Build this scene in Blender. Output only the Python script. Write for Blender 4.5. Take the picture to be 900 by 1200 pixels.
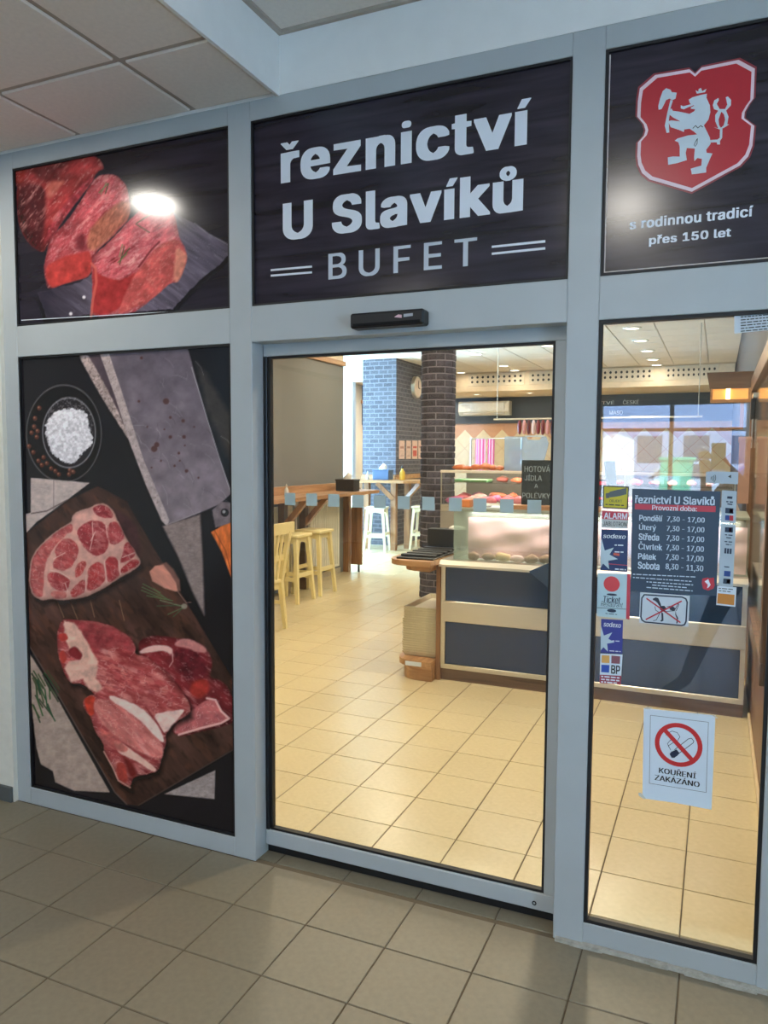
import bpy, bmesh, math, random
import numpy as np
from mathutils import Vector, Matrix, Euler

# ------------------------------------------------------------------ scene, camera, world, lights
for o in list(bpy.data.objects): bpy.data.objects.remove(o)
scene = bpy.context.scene
COL = scene.collection
random.seed(7)
PI = math.pi

CAM = np.array([0.0, -2.4456, 1.6]); YAW, PITCH, ROLL = map(math.radians, (23.6253, 4.3076, 0.3044)); FPX = 892.4
_f = np.array([-math.sin(YAW)*math.cos(PITCH), math.cos(YAW)*math.cos(PITCH), -math.sin(PITCH)])
_r0 = np.array([math.cos(YAW), math.sin(YAW), 0.0]); _u0 = np.cross(_r0, _f)
_r = _r0*math.cos(ROLL)+_u0*math.sin(ROLL); _u = -_r0*math.sin(ROLL)+_u0*math.cos(ROLL)
cam_d = bpy.data.cameras.new('camera'); cam = bpy.data.objects.new('camera', cam_d); COL.objects.link(cam)
cam_d.sensor_fit = 'HORIZONTAL'; cam_d.sensor_width = 36; cam_d.lens = 36*FPX/900; cam_d.clip_start = 0.05; cam_d.clip_end = 300
M4 = Matrix.Identity(4)
for i in range(3):
    M4[i][0], M4[i][1], M4[i][2], M4[i][3] = _r[i], _u[i], -_f[i], CAM[i]
cam.matrix_world = M4
scene.camera = cam

def ray(u, v):
    return _f+(u-450)/FPX*_r-(v-600)/FPX*_u
def aty(u, v, y=0.0):            # photograph point -> point on the plane at depth y
    d = ray(u, v); t = (y-CAM[1])/d[1]; return CAM+t*d
def fac(u, v, y=0.0):
    p = aty(u, v, y); return (p[0], p[2])
def proj_np(X, Y, Z):
    dx, dy, dz = X-CAM[0], Y-CAM[1], Z-CAM[2]
    D = dx*_f[0]+dy*_f[1]+dz*_f[2]
    return (450+FPX*(dx*_r[0]+dy*_r[1]+dz*_r[2])/D, 600-FPX*(dx*_u[0]+dy*_u[1]+dz*_u[2])/D)

vs = scene.view_settings
scene.display_settings.display_device = 'sRGB'
vs.view_transform = 'Standard'; vs.look = 'None'; vs.gamma = 1.0; vs.use_curve_mapping = False
vs.exposure = 0.0

world = bpy.data.worlds.new('sky'); scene.world = world; world.use_nodes = True
wn = world.node_tree.nodes; wl = world.node_tree.links
bg = wn['Background']; bg.inputs[0].default_value = (0.41, 0.67, 1.0, 1); bg.inputs[1].default_value = 16.0

def area(name, loc, rot, sx, sy, power, col, shape='RECTANGLE', spread=180):
    l = bpy.data.lights.new(name, 'AREA'); l.shape = shape; l.size = sx; l.size_y = sy
    l.energy = power; l.color = col; l.spread = math.radians(spread)
    o = bpy.data.objects.new(name, l); COL.objects.link(o); o.location = loc; o.rotation_euler = rot
    return o
# daylight through the window of the dining alcove; sun on the street behind the camera
area('alcove_daylight', (-8.3, 8.6, 1.75), (0, -PI/2, 0), 2.3, 3.4, 620, (0.36, 0.68, 1.0))
sun_d = bpy.data.lights.new('sun', 'SUN'); sun_d.energy = 20; sun_d.angle = .01; sun_d.color = (1.0, .96, .9)
sun = bpy.data.objects.new('sun', sun_d); COL.objects.link(sun); sun.rotation_euler = (math.radians(-48), 0, 0); sun.location = (0, 6, 12)

# ------------------------------------------------------------------ helpers
def lin(c):
    c = np.asarray(c, float)/255.0
    return np.where(c <= .04045, c/12.92, ((c+.055)/1.055)**2.4)
def rgb(*c): return tuple(lin(c))+(1.0,)
MATS = {}
def _nt(name):
    m = bpy.data.materials.new(name); m.use_nodes = True
    nt = m.node_tree; return m, nt, nt.nodes['Principled BSDF']
def mat(name, col, rough=.5, metal=0.0, var=.06, scale=14.0, bump=0.0, spec=.5, emit=0, coat=0, stretch=None, rand=0.0):
    """plain procedural paint / plastic / metal: colour with fine noise variation"""
    if name in MATS: return MATS[name]
    m, nt, b = _nt(name); N, L = nt.nodes, nt.links
    c = np.array(lin(col))
    tc = N.new('ShaderNodeTexCoord'); nz = N.new('ShaderNodeTexNoise'); nz.inputs['Scale'].default_value = scale; nz.inputs['Detail'].default_value = 4
    src = tc.outputs['Object']
    if stretch:
        mp = N.new('ShaderNodeMapping'); mp.inputs['Scale'].default_value = stretch; L.new(src, mp.inputs[0]); src = mp.outputs[0]
    L.new(src, nz.inputs['Vector'])
    cr = N.new('ShaderNodeValToRGB')
    cr.color_ramp.elements[0].position = .3; cr.color_ramp.elements[1].position = .7
    cr.color_ramp.elements[0].color = tuple(np.clip(c*(1-var), 0, 1))+(1,); cr.color_ramp.elements[1].color = tuple(np.clip(c*(1+var), 0, 1))+(1,)
    L.new(nz.outputs['Fac'], cr.inputs[0])
    out = cr.outputs[0]
    if rand:
        oi = N.new('ShaderNodeObjectInfo'); hs = N.new('ShaderNodeHueSaturation')
        mr = N.new('ShaderNodeMapRange'); mr.inputs['To Min'].default_value = 1-rand; mr.inputs['To Max'].default_value = 1+rand
        L.new(oi.outputs['Random'], mr.inputs['Value']); L.new(mr.outputs[0], hs.inputs['Value']); L.new(out, hs.inputs['Color']); out = hs.outputs[0]
    L.new(out, b.inputs['Base Color'])
    b.inputs['Roughness'].default_value = rough; b.inputs['Metallic'].default_value = metal; b.inputs['Specular IOR Level'].default_value = spec
    if coat: b.inputs['Coat Weight'].default_value = coat; b.inputs['Coat Roughness'].default_value = .05
    if emit: L.new(out, b.inputs['Emission Color']); b.inputs['Emission Strength'].default_value = emit
    if bump:
        bp = N.new('ShaderNodeBump'); bp.inputs['Strength'].default_value = bump; bp.inputs['Distance'].default_value = .01
        L.new(nz.outputs['Fac'], bp.inputs['Height']); L.new(bp.outputs[0], b.inputs['Normal'])
    MATS[name] = m; return m
def wood(name, c0, c1, axis=0, rough=.4, scale=1.0):
    if name in MATS: return MATS[name]
    m, nt, b = _nt(name); N, L = nt.nodes, nt.links
    tc = N.new('ShaderNodeTexCoord'); mp = N.new('ShaderNodeMapping')
    s = [22.0*scale]*3; s[axis] = 1.6*scale; mp.inputs['Scale'].default_value = s
    nz = N.new('ShaderNodeTexNoise'); nz.inputs['Scale'].default_value = 1.0; nz.inputs['Detail'].default_value = 6; nz.inputs['Distortion'].default_value = .6
    L.new(tc.outputs['Object'], mp.inputs[0]); L.new(mp.outputs[0], nz.inputs['Vector'])
    cr = N.new('ShaderNodeValToRGB'); cr.color_ramp.elements[0].position = .32; cr.color_ramp.elements[1].position = .68
    cr.color_ramp.elements[0].color = rgb(*c0); cr.color_ramp.elements[1].color = rgb(*c1)
    L.new(nz.outputs['Fac'], cr.inputs[0]); L.new(cr.outputs[0], b.inputs['Base Color'])
    b.inputs['Roughness'].default_value = rough
    bp = N.new('ShaderNodeBump'); bp.inputs['Strength'].default_value = .12; bp.inputs['Distance'].default_value = .004
    L.new(nz.outputs['Fac'], bp.inputs['Height']); L.new(bp.outputs[0], b.inputs['Normal'])
    MATS[name] = m; return m
def glass(name, tint=(1, 1, 1), f0=.05, rough=.0, haze=0.0, hazecol=(200, 220, 210)):
    """thin sheet glass: transparent with Schlick reflection, optional milky haze"""
    if name in MATS: return MATS[name]
    m = bpy.data.materials.new(name); m.use_nodes = True; nt = m.node_tree; N, L = nt.nodes, nt.links
    N.clear(); out = N.new('ShaderNodeOutputMaterial')
    tr = N.new('ShaderNodeBsdfTransparent'); tr.inputs[0].default_value = tuple(tint)+(1,)
    gl = N.new('ShaderNodeBsdfGlossy'); gl.inputs['Roughness'].default_value = rough
    ge = N.new('ShaderNodeNewGeometry'); dt = N.new('ShaderNodeVectorMath'); dt.operation = 'DOT_PRODUCT'
    L.new(ge.outputs['Normal'], dt.inputs[0]); L.new(ge.outputs['Incoming'], dt.inputs[1])
    ab = N.new('ShaderNodeMath'); ab.operation = 'ABSOLUTE'; L.new(dt.outputs['Value'], ab.inputs[0])
    om = N.new('ShaderNodeMath'); om.operation = 'SUBTRACT'; om.inputs[0].default_value = 1; L.new(ab.outputs[0], om.inputs[1])
    pw = N.new('ShaderNodeMath'); pw.operation = 'POWER'; pw.inputs[1].default_value = 5; L.new(om.outputs[0], pw.inputs[0])
    ma = N.new('ShaderNodeMath'); ma.operation = 'MULTIPLY_ADD'; ma.inputs[1].default_value = 1-f0; ma.inputs[2].default_value = f0; L.new(pw.outputs[0], ma.inputs[0])
    base = tr.outputs[0]
    if haze:
        df = N.new('ShaderNodeBsdfDiffuse'); df.inputs[0].default_value = rgb(*hazecol)
        tl = N.new('ShaderNodeBsdfTranslucent'); tl.inputs[0].default_value = rgb(*hazecol)
        mm = N.new('ShaderNodeMixShader'); mm.inputs[0].default_value = .5; L.new(df.outputs[0], mm.inputs[1]); L.new(tl.outputs[0], mm.inputs[2])
        m2 = N.new('ShaderNodeMixShader'); m2.inputs[0].default_value = haze; L.new(base, m2.inputs[1]); L.new(mm.outputs[0], m2.inputs[2]); base = m2.outputs[0]
    mx = N.new('ShaderNodeMixShader'); L.new(ma.outputs[0], mx.inputs[0]); L.new(base, mx.inputs[1]); L.new(gl.outputs[0], mx.inputs[2])
    L.new(mx.outputs[0], out.inputs[0]); MATS[name] = m; return m
def emitter(name, col, strength):
    if name in MATS: return MATS[name]
    m, nt, b = _nt(name); b.inputs['Base Color'].default_value = rgb(*col); b.inputs['Emission Color'].default_value = rgb(*col); b.inputs['Emission Strength'].default_value = strength
    MATS[name] = m; return m

class MB:
    def __init__(s): s.v = []; s.f = []; s.smooth = False
    def add(s, vs_, fs): 
        n = len(s.v); s.v += [tuple(map(float, p)) for p in vs_]; s.f += [tuple(i+n for i in f) for f in fs]; return s
    def box(s, x0, x1, y0, y1, z0, z1):
        return s.add([(x0,y0,z0),(x1,y0,z0),(x1,y1,z0),(x0,y1,z0),(x0,y0,z1),(x1,y0,z1),(x1,y1,z1),(x0,y1,z1)],
                     [(0,3,2,1),(4,5,6,7),(0,1,5,4),(1,2,6,5),(2,3,7,6),(3,0,4,7)])
    def bevbox(s, x0, x1, y0, y1, z0, z1, b):
        """box with chamfered edges"""
        cx, cy, cz = (x0+x1)/2, (y0+y1)/2, (z0+z1)/2; hx, hy, hz = (x1-x0)/2, (y1-y0)/2, (z1-z0)/2
        bm = bmesh.new(); bmesh.ops.create_cube(bm, size=1)
        for v in bm.verts: v.co = Vector((cx+v.co.x*2*hx, cy+v.co.y*2*hy, cz+v.co.z*2*hz))
        bmesh.ops.bevel(bm, geom=list(bm.edges), offset=b, segments=1, affect='EDGES', profile=.5)
        bm.verts.index_update(); s.add([v.co[:] for v in bm.verts], [[v.index for v in f.verts] for f in bm.faces]); bm.free(); return s
    def bar(s, p0, p1, w0, w1=None, t0=None, t1=None, up=(0, 0, 1)):
        """tapered rectangular bar between two points"""
        p0, p1 = Vector(p0), Vector(p1); d = (p1-p0).normalized(); upv = Vector(up)
        if abs(d.dot(upv)) > .98: upv = Vector((0, 1, 0))
        a = d.cross(upv).normalized(); b = a.cross(d)
        w1 = w0 if w1 is None else w1; t1 = (t1 if t1 is not None else (t0 if t0 is not None else w1)); t0 = w0 if t0 is None else t0
        V = []
        for p, w, t in ((p0, w0, t0), (p1, w1, t1)):
            for sx, sy in ((-1,-1),(1,-1),(1,1),(-1,1)): V.append(p+a*sx*w/2+b*sy*t/2)
        return s.add(V, [(0,3,2,1),(4,5,6,7),(0,1,5,4),(1,2,6,5),(2,3,7,6),(3,0,4,7)])
    def cyl(s, p0, p1, r0, r1=None, n=16, caps=True):
        p0, p1 = Vector(p0), Vector(p1); r1 = r0 if r1 is None else r1; d = (p1-p0).normalized()
        a = d.orthogonal().normalized(); b = d.cross(a); V = []
        for p, r in ((p0, r0), (p1, r1)):
            for k in range(n): t = 2*PI*k/n; V.append(p+a*r*math.cos(t)+b*r*math.sin(t))
        F = [(k, (k+1) % n, n+(k+1) % n, n+k) for k in range(n)]
        if caps: F += [tuple(range(n-1, -1, -1)), tuple(range(n, 2*n))]
        return s.add(V, F)
    def tube(s, pts, r, n=8):
        for a, b in zip(pts[:-1], pts[1:]): s.cyl(a, b, r, r, n)
        return s
    def prism(s, poly, y0, y1, axis='y'):
        """extruded polygon; poly in (x,z) for axis y, (x,y) for axis z, (y,z) for axis x"""
        n = len(poly)
        def P(p, t): return {'y': (p[0], t, p[1]), 'z': (p[0], p[1], t), 'x': (t, p[0], p[1])}[axis]
        V = [P(p, y0) for p in poly]+[P(p, y1) for p in poly]
        F = [tuple(range(n)), tuple(range(2*n-1, n-1, -1))]+[(k, n+k, n+(k+1) % n, (k+1) % n) for k in range(n)]
        return s.add(V, F)
    def lathe(s, prof, c=(0, 0, 0), n=20):
        V = []; F = []
        for r, z in prof:
            for k in range(n): t = 2*PI*k/n; V.append((c[0]+r*math.cos(t), c[1]+r*math.sin(t), c[2]+z))
        for i in range(len(prof)-1):
            for k in range(n): F.append((i*n+k, i*n+(k+1) % n, (i+1)*n+(k+1) % n, (i+1)*n+k))
        F.append(tuple(range(n-1, -1, -1))); F.append(tuple(range((len(prof)-1)*n, len(prof)*n)))
        return s.add(V, F)
    def mesh(s, name, off=(0, 0, 0), m=None, smooth=None):
        me = bpy.data.meshes.new(name); me.from_pydata([(a-off[0], b-off[1], c-off[2]) for a, b, c in s.v], [], s.f); me.validate()
        bm = bmesh.new(); bm.from_mesh(me); bmesh.ops.recalc_face_normals(bm, faces=bm.faces); bm.to_mesh(me); bm.free()
        if m: me.materials.append(m)
        if (s.smooth if smooth is None else smooth):
            for p in me.polygons: p.use_smooth = True
        return me
    def base(s):
        a = np.array(s.v); return ((a[:,0].min()+a[:,0].max())/2, (a[:,1].min()+a[:,1].max())/2, a[:,2].min())
def wloc(o):
    p = Vector((0, 0, 0))
    while o is not None: p = p+o.location; o = o.parent
    return p
def tag(o, label=None, cat=None, group=None, kind=None):
    for k, v in (('label', label), ('category', cat), ('group', group), ('kind', kind)):
        if v: o[k] = v
    return o
def obj(name, mb, m, parent=None, smooth=None, off=None, **t):
    """link the shapes of mb (world coordinates) as ONE mesh object"""
    if off is None: off = mb.base()
    me = mb.mesh(name, off, m, smooth); o = bpy.data.objects.new(name, me); COL.objects.link(o)
    if parent is not None: o.parent = parent; o.location = Vector(off)-wloc(parent)
    else: o.location = off
    return tag(o, **t)
def thing(name, label, cat, loc=(0, 0, 0), group=None):
    o = bpy.data.objects.new(name, None); COL.objects.link(o); o.location = loc; o.empty_display_size = .1
    return tag(o, label, cat, group)
def struct(name, mb, m, parent=None, **t):
    return obj(name, mb, m, parent, kind='structure' if parent is None else None, **t)
def inst(name, me, loc, parent=None, rot=(0, 0, 0), scale=(1, 1, 1)):
    o = bpy.data.objects.new(name, me); COL.objects.link(o); o.parent = parent
    o.location = Vector(loc)-(wloc(parent) if parent else Vector((0, 0, 0))); o.rotation_euler = rot; o.scale = scale
    return o
def copy_tree(o, parent=None):
    c = o.copy(); COL.objects.link(c); c.parent = parent
    for ch in list(o.children): copy_tree(ch, c)
    return c
def blob(mb, c, r, seed=0, sub=2, amp=.18, flat=1.0):
    rnd = random.Random(seed); bm = bmesh.new(); bmesh.ops.create_icosphere(bm, subdivisions=sub, radius=1)
    ph = [rnd.uniform(0, 6.28) for _ in range(6)]
    for v in bm.verts:
        p = v.co; k = 1+amp*(math.sin(3*p.x+ph[0])*math.sin(2.3*p.y+ph[1])+.6*math.sin(5*p.z+ph[2])*math.sin(4*p.x+ph[3]))
        v.co = Vector((c[0]+p.x*r[0]*k, c[1]+p.y*r[1]*k, c[2]+max(p.z, -flat)*r[2]*k))
    bm.verts.index_update(); mb.add([v.co[:] for v in bm.verts], [[v.index for v in f.verts] for f in bm.faces]); bm.free(); mb.smooth = True; return mb
try:                              # the sans face that ships inside Blender; the built-in face otherwise
    import os
    SANS = bpy.data.fonts.load(os.path.join(bpy.utils.system_resource('DATAFILES', path='fonts'), 'Inter.woff2'))
except Exception:
    SANS = None
def outlines(s, res, spacing, shear):
    """closed glyph contours of a line of lettering, in order"""
    cu = bpy.data.curves.new('lettering', 'FONT'); cu.body = s; cu.resolution_u = res; cu.fill_mode = 'NONE'; cu.space_character = spacing; cu.shear = shear
    if SANS: cu.font = SANS
    o = bpy.data.objects.new('lettering', cu); COL.objects.link(o); bpy.context.view_layer.update(); me = bpy.data.meshes.new_from_object(o)
    V = np.array([v.co[:2] for v in me.vertices]); nb = {}
    for e in me.edges:
        a, b = e.vertices; nb.setdefault(a, []).append(b); nb.setdefault(b, []).append(a)
    bpy.data.objects.remove(o); bpy.data.curves.remove(cu); bpy.data.meshes.remove(me)
    seen = set(); loops = []
    for v0 in range(len(V)):
        if v0 in seen or v0 not in nb: continue
        lp = [v0]; seen.add(v0); cur = v0+1 if v0+1 in nb[v0] else nb[v0][0]
        while cur != v0 and cur not in seen:
            lp.append(cur); seen.add(cur); nx = [q for q in nb[cur] if q not in seen]
            if not nx: break
            cur = nx[0]
        P_ = V[lp]; keep = [0]
        for i in range(1, len(P_)):
            if np.hypot(*(P_[i]-P_[keep[-1]])) > 1e-4: keep.append(i)
        P_ = P_[keep]
        if len(P_) > 2 and np.hypot(*(P_[0]-P_[-1])) < 1e-4: P_ = P_[:-1]
        if len(P_) > 2: loops.append(P_)
    return loops
def spans_at(E0, E1, z):
    """filled x-intervals of a set of closed contours at height z (non-zero winding)"""
    up_ = (E0[:, 1] <= z) & (E1[:, 1] > z); dn = (E1[:, 1] <= z) & (E0[:, 1] > z); q = up_ | dn
    if not q.any(): return []
    a, b = E0[q], E1[q]; x = a[:, 0]+(z-a[:, 1])/(b[:, 1]-a[:, 1])*(b[:, 0]-a[:, 0]); d = np.where(up_[q], 1, -1)
    o = np.argsort(x); out = []; w_ = 0; st_ = 0
    for i in o:
        if w_ == 0: st_ = x[i]
        w_ += d[i]
        if w_ == 0 and x[i]-st_ > 1e-6: out.append((st_, x[i]))
    return out
def merge(sp):
    out = []
    for a, b in sorted(sp):
        if out and a <= out[-1][1]+1e-6: out[-1] = (out[-1][0], max(b, out[-1][1]))
        else: out.append((a, b))
    return out
def text_mb(s, x0, z0, x1, z1, y, thick=.0006, bold=.0, res=4, spacing=1.0, shear=0.0, letters=False, rows=None):
    """lettering fitted to a rectangle on a plane at depth y, facing -y; strokes thickened by bold"""
    loops = outlines(s, res, spacing, shear); A = np.concatenate(loops); a, b = A.min(0)-(bold, bold*.4), A.max(0)+(bold, bold*.4)
    fx_ = lambda x: x0+(x-a[0])/(b[0]-a[0])*(x1-x0); fz_ = lambda z: z0+(z-a[1])/(b[1]-a[1])*(z1-z0)
    n = rows or (110 if letters else 34); dz = (b[1]-a[1])/n; kr = int(round(.4*bold/dz)) if bold > 0 else 0
    groups = []
    for p in sorted(loops, key=lambda p: -np.ptp(p[:, 0])*np.ptp(p[:, 1])):
        lo, hi = p[:, 0].min(), p[:, 0].max()
        for g in groups:
            if letters is False or min(hi, g[1])-max(lo, g[0]) > .14*min(hi-lo, g[1]-g[0]): g[2].append(p); g[0] = min(lo, g[0]); g[1] = max(hi, g[1]); break
        else: groups.append([lo, hi, [p]])
    res_ = []
    for lo, hi, ls in sorted(groups, key=lambda g: g[0]):
        em = np.concatenate(ls)[:, 1].max(); acc = [p for p in ls if letters and p[:, 1].min() > .66*em]; mainl = [p for p in ls if not any(p is q for q in acc)] or ls
        def scan(lst):
            if not lst: return [[] for _ in range(n+1)]
            E0 = np.concatenate(lst); E1 = np.concatenate([np.roll(p, -1, 0) for p in lst]); return [spans_at(E0, E1, a[1]+dz*i+1e-5) for i in range(n+1)]
        raw = scan(mainl); rawa = scan(acc if mainl is not ls else []); rowsp = []; ba = bold*.45; ka = int(round(.4*ba/dz)) if ba > 0 else 0
        for i in range(n+1):
            if kr or bold > 0:
                sp = []
                for j in range(max(0, i-kr), min(n, i+kr)+1): sp += [(p-bold, q+bold) for p, q in raw[j]]
                for j in range(max(0, i-ka), min(n, i+ka)+1): sp += [(p-ba, q+ba) for p, q in rawa[j]]
                rowsp.append(merge(sp))
            else: rowsp.append(merge(raw[i]+rawa[i]))
        mb = MB()
        for i in range(n):
            A_, B_ = rowsp[i], rowsp[i+1]; za, zb = fz_(a[1]+dz*i), fz_(a[1]+dz*(i+1))
            if len(A_) == len(B_) and all(min(p[1], q[1]) > max(p[0], q[0]) for p, q in zip(A_, B_)): pr = list(zip(A_, B_))
            else:
                C_ = A_ if sum(q-p for p, q in A_) < sum(q-p for p, q in B_) else B_
                pr = [(p, p) for p in C_]
            for p, q in pr: mb.add([(fx_(p[0]), y, za), (fx_(p[1]), y, za), (fx_(q[1]), y, zb), (fx_(q[0]), y, zb)], [(0, 1, 2, 3)])
        if mb.v: res_.append(mb)
    return res_ if letters else res_[0]
def text_px(name, s, u0, v0, u1, v1, y, m, parent, bold=.02, ydepth=0.0, **k):
    """lettering whose ink box runs from lower-left (u0,v0) to upper-right (u1,v1) of the photograph, on the facade"""
    x0, z0 = fac(u0, v0, ydepth); x1, z1 = fac(u1, v1, ydepth)
    return obj(name, text_mb(s, x0, z0, x1, z1, y, bold=bold, **k), m, parent)
def text_rect(name, s, x0, z0, x1, z1, y, m, parent, bold=.02, **k):
    return obj(name, text_mb(s, x0, z0, x1, z1, y, bold=bold, **k), m, parent)
def decal(name, polys, y, m, parent=None, t=.0004, ydepth=0.0, **tg):
    """thin flat shapes on the facade given as photograph polygons"""
    if name == 'fine_print':
        mb = MB()
        for p in polys: mb.prism([fac(u, v, ydepth) for u, v in p], y-t, y)
        o = obj(name, mb, m, parent, **tg); o['kind'] = 'stuff'; return o
    for p in polys: o = obj(name, MB().prism([fac(u, v, ydepth) for u, v in p], y-t, y), m, parent, **tg)
    return o
def decal_xz(name, polys, y, m, parent=None, t=.0004, **tg):
    mb = MB()
    for p in polys: mb.prism(p, y-t, y)
    return obj(name, mb, m, parent, **tg)
def circ(c, r, n=28, rz=None, a0=0, a1=2*PI):
    rz = r if rz is None else rz
    return [(c[0]+r*math.cos(a0+(a1-a0)*k/n), c[1]+rz*math.sin(a0+(a1-a0)*k/n)) for k in range(n)]
def ring_mb(mb, c, r0, r1, y0, y1, n=32, sx=1.0):
    V = []; F = []
    for k in range(n):
        t = 2*PI*k/n
        for r in (r0, r1):
            for y in (y0, y1): V.append((c[0]+r*sx*math.cos(t), y, c[1]+r*math.sin(t)))
    for k in range(n):
        a, b = 4*k, 4*((k+1) % n)
        F += [(a, a+2, b+2, b), (a+1, b+1, b+3, a+3), (a, b, b+1, a+1), (a+2, a+3, b+3, b+2)]
    return mb.add(V, F)
def stroke_xz(mb, pts, w, y0, y1):
    for a, b in zip(pts[:-1], pts[1:]):
        d = np.array(b)-np.array(a); L = np.hypot(*d)
        if L < 1e-6: continue
        n = np.array([-d[1], d[0]])/L*w/2; e = d/L*w*.2
        mb.prism([tuple(a-n-e), tuple(b-n+e), tuple(b+n+e), tuple(a+n-e)], y0, y1)
    return mb

# ------------------------------------------------------------------ materials
FRAME = mat('grey_frame_paint', (176, 182, 183), .38, var=.03, scale=6)
GASK = mat('black_rubber', (16, 17, 20), .55)
PLAST = mat('cream_plaster', (226, 222, 208), .85, var=.03, scale=30, bump=.08)
WHITE = mat('white_paint', (236, 235, 230), .7, var=.02)
CEILT = mat('mineral_ceiling_tile', (234, 224, 212), .9, var=.035, scale=60, bump=.06)
CEILG = mat('ceiling_grid', (176, 164, 150), .7)
CEILI = mat('interior_ceiling_tile', (240, 226, 208), .9, var=.03, scale=50)
DARKBASE = mat('dark_baseboard', (88, 92, 90), .6)
TILE = mat('beige_floor_tile', (130, 121, 102), .40, spec=.4, var=.07, scale=45, rand=.035)
TILEI = mat('interior_floor_tile', (214, 198, 158), .26, var=.05, scale=45, rand=.03)
GROUT = mat('grout', (100, 88, 70), .9)
GREYW = mat('grey_textured_wall', (126, 124, 118), .85, var=.08, scale=40, bump=.15)
OAK = wood('oak', (148, 104, 68), (200, 156, 110), axis=1)
OAKX = wood('oak_along_x', (156, 110, 72), (206, 162, 114), axis=0)
OAKZ = wood('oak_upright', (128, 90, 60), (176, 132, 92), axis=2)
DARKOAK = wood('dark_oak', (84, 64, 50), (120, 94, 74), axis=0)
CREAMW = mat('pale_yellow_lacquer', (238, 222, 160), .42, var=.04)
CREAMW2 = mat('cream_lacquer', (240, 238, 214), .42, var=.04)
STEEL = mat('brushed_steel', (205, 200, 188), .32, metal=.85, var=.05, scale=30, stretch=(.4, 20, 20))
NAVY = mat('dark_blue_gloss_panel', (24, 54, 96), .10, var=.05, spec=.6)
BLACKP = mat('black_plastic', (20, 22, 26), .4)
PAPER = mat('white_paper', (214, 226, 236), .7, var=.02)
WHITEL = mat('white_vinyl', (226, 232, 240), .45, var=.02)
REDP = mat('red_print', (190, 34, 50), .3, var=.03)
DREDP = mat('dark_red_print', (140, 34, 50), .3, var=.03)
NAVYP = mat('navy_print', (28, 42, 66), .35, var=.05)
BLACKI = mat('black_print', (22, 24, 30), .5)

# ------------------------------------------------------------------ the facade frame
def rail(n, x0, x1, z0, z1, y0=0.0, y1=.11):
    return struct('trim_%d' % n, MB().bevbox(x0, x1, y0, y1, z0, z1, .002), FRAME)
XA, XB, XC, XD, XE, XF = -2.824, -1.711, -1.613, -.449, -.352, .159
Z4, Z3, Z2, Z1, ZT = .077, 2.017, 2.149, 2.816, 2.885
rail(1, -2.905, XA, 0, ZT); rail(2, XB, XC, 0, ZT); rail(3, XD, XE, 0, ZT); rail(4, XF, .262, 0, ZT)
k = 5
for x0, x1 in ((XA, XB), (XC, XD), (XE, XF)):
    rail(k, x0, x1, Z1, ZT); k += 1
    rail(k, x0, x1, Z3 if x0 != XC else 2.017, Z2); k += 1
    if x0 != XC: rail(k, x0, x1, 0 if x0 != XE else .012, Z4, y1=.05); k += 1
# sliding-door track box and mortar bed under the right post
struct('trim_%d' % k, MB().box(XC, XD, .11, .26, 2.03, 2.16), FRAME); k += 1
mb = MB()
for i in range(14):
    x = -.44+i*.05; mb.box(x, x+.052, -.012-random.random()*.012, .05, 0, .010+random.random()*.006)
struct('trim_%d' % k, mb, mat('old_mortar', (176, 172, 160), .95, var=.2, scale=50)); k += 1

# walls round the facade
struct('wall_front', MB().box(-6.2, -2.905, -.02, .2, 0, ZT), PLAST)
struct('baseboard_front', MB().bevbox(-6.2, -2.91, -.035, -.02, 0, .072, .003), DARKBASE)
struct('wall_upper', MB().box(-6.2, 2.3, 0.0, .25, ZT, 3.45), WHITE)
struct('wall_front_right', MB().box(.262, 2.3, 0.0, .2, 0, ZT), PLAST)

# ------------------------------------------------------------------ floors with single tiles
def tile_mesh(name, w, d, m):
    return MB().bevbox(-w/2, w/2, -d/2, d/2, -.006, 0, .0016).mesh(name, m=m)
def tiled_floor(fname, xl, yl, me, m, x0, x1, y0, y1, limit, key, label):
    mbf = MB().box(x0, x1, y0, y1, -.05, -.0035)
    fl = struct(fname, mbf, GROUT, label=label)
    cells = []
    for i in range(len(xl)-1):
        for j in range(len(yl)-1):
            cx, cy = (xl[i]+xl[i+1])/2, (yl[j]+yl[j+1])/2
            U, V = proj_np(cx, cy, 0.0); dfront = (np.array([cx, cy, 0])-CAM)@_f
            vis = dfront > .3 and -60 < U < 960 and -60 < V < 1290
            cells.append((0 if vis else 1, key(cx, cy), cx, cy))
    cells.sort()
    for c in cells[:limit]:
        inst('floor_tile', me, (c[2], c[3], random.uniform(-.0004, .0004)), fl)
    rest = MB(); w = me.vertices; a = np.array([v.co[:] for v in w]); hx, hy = a[:,0].max(), a[:,1].max()
    for c in cells[limit:]: rest.box(c[2]-hx, c[2]+hx, c[3]-hy, c[3]+hy, -.006, 0)
    if len(cells) > limit: o = obj('floor_tiles', rest, m, fl); o['kind'] = 'stuff'
    return fl
W = .2945; J = .0045
xl_ext = [-1.233+W*i for i in range(-17, 12)]
yl_ext = [0.0-.2755*j for j in range(0, 36)][::-1]
tiled_floor('floor', xl_ext, yl_ext, tile_mesh('floor_tile', W-J, .2755-J, TILE), TILE, -6.2, 2.3, -9.9, .02, 150,
            lambda x, y: (x-CAM[0])**2+(y-CAM[1])**2, 'dim beige tiled floor of the passage before the shop')
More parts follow.
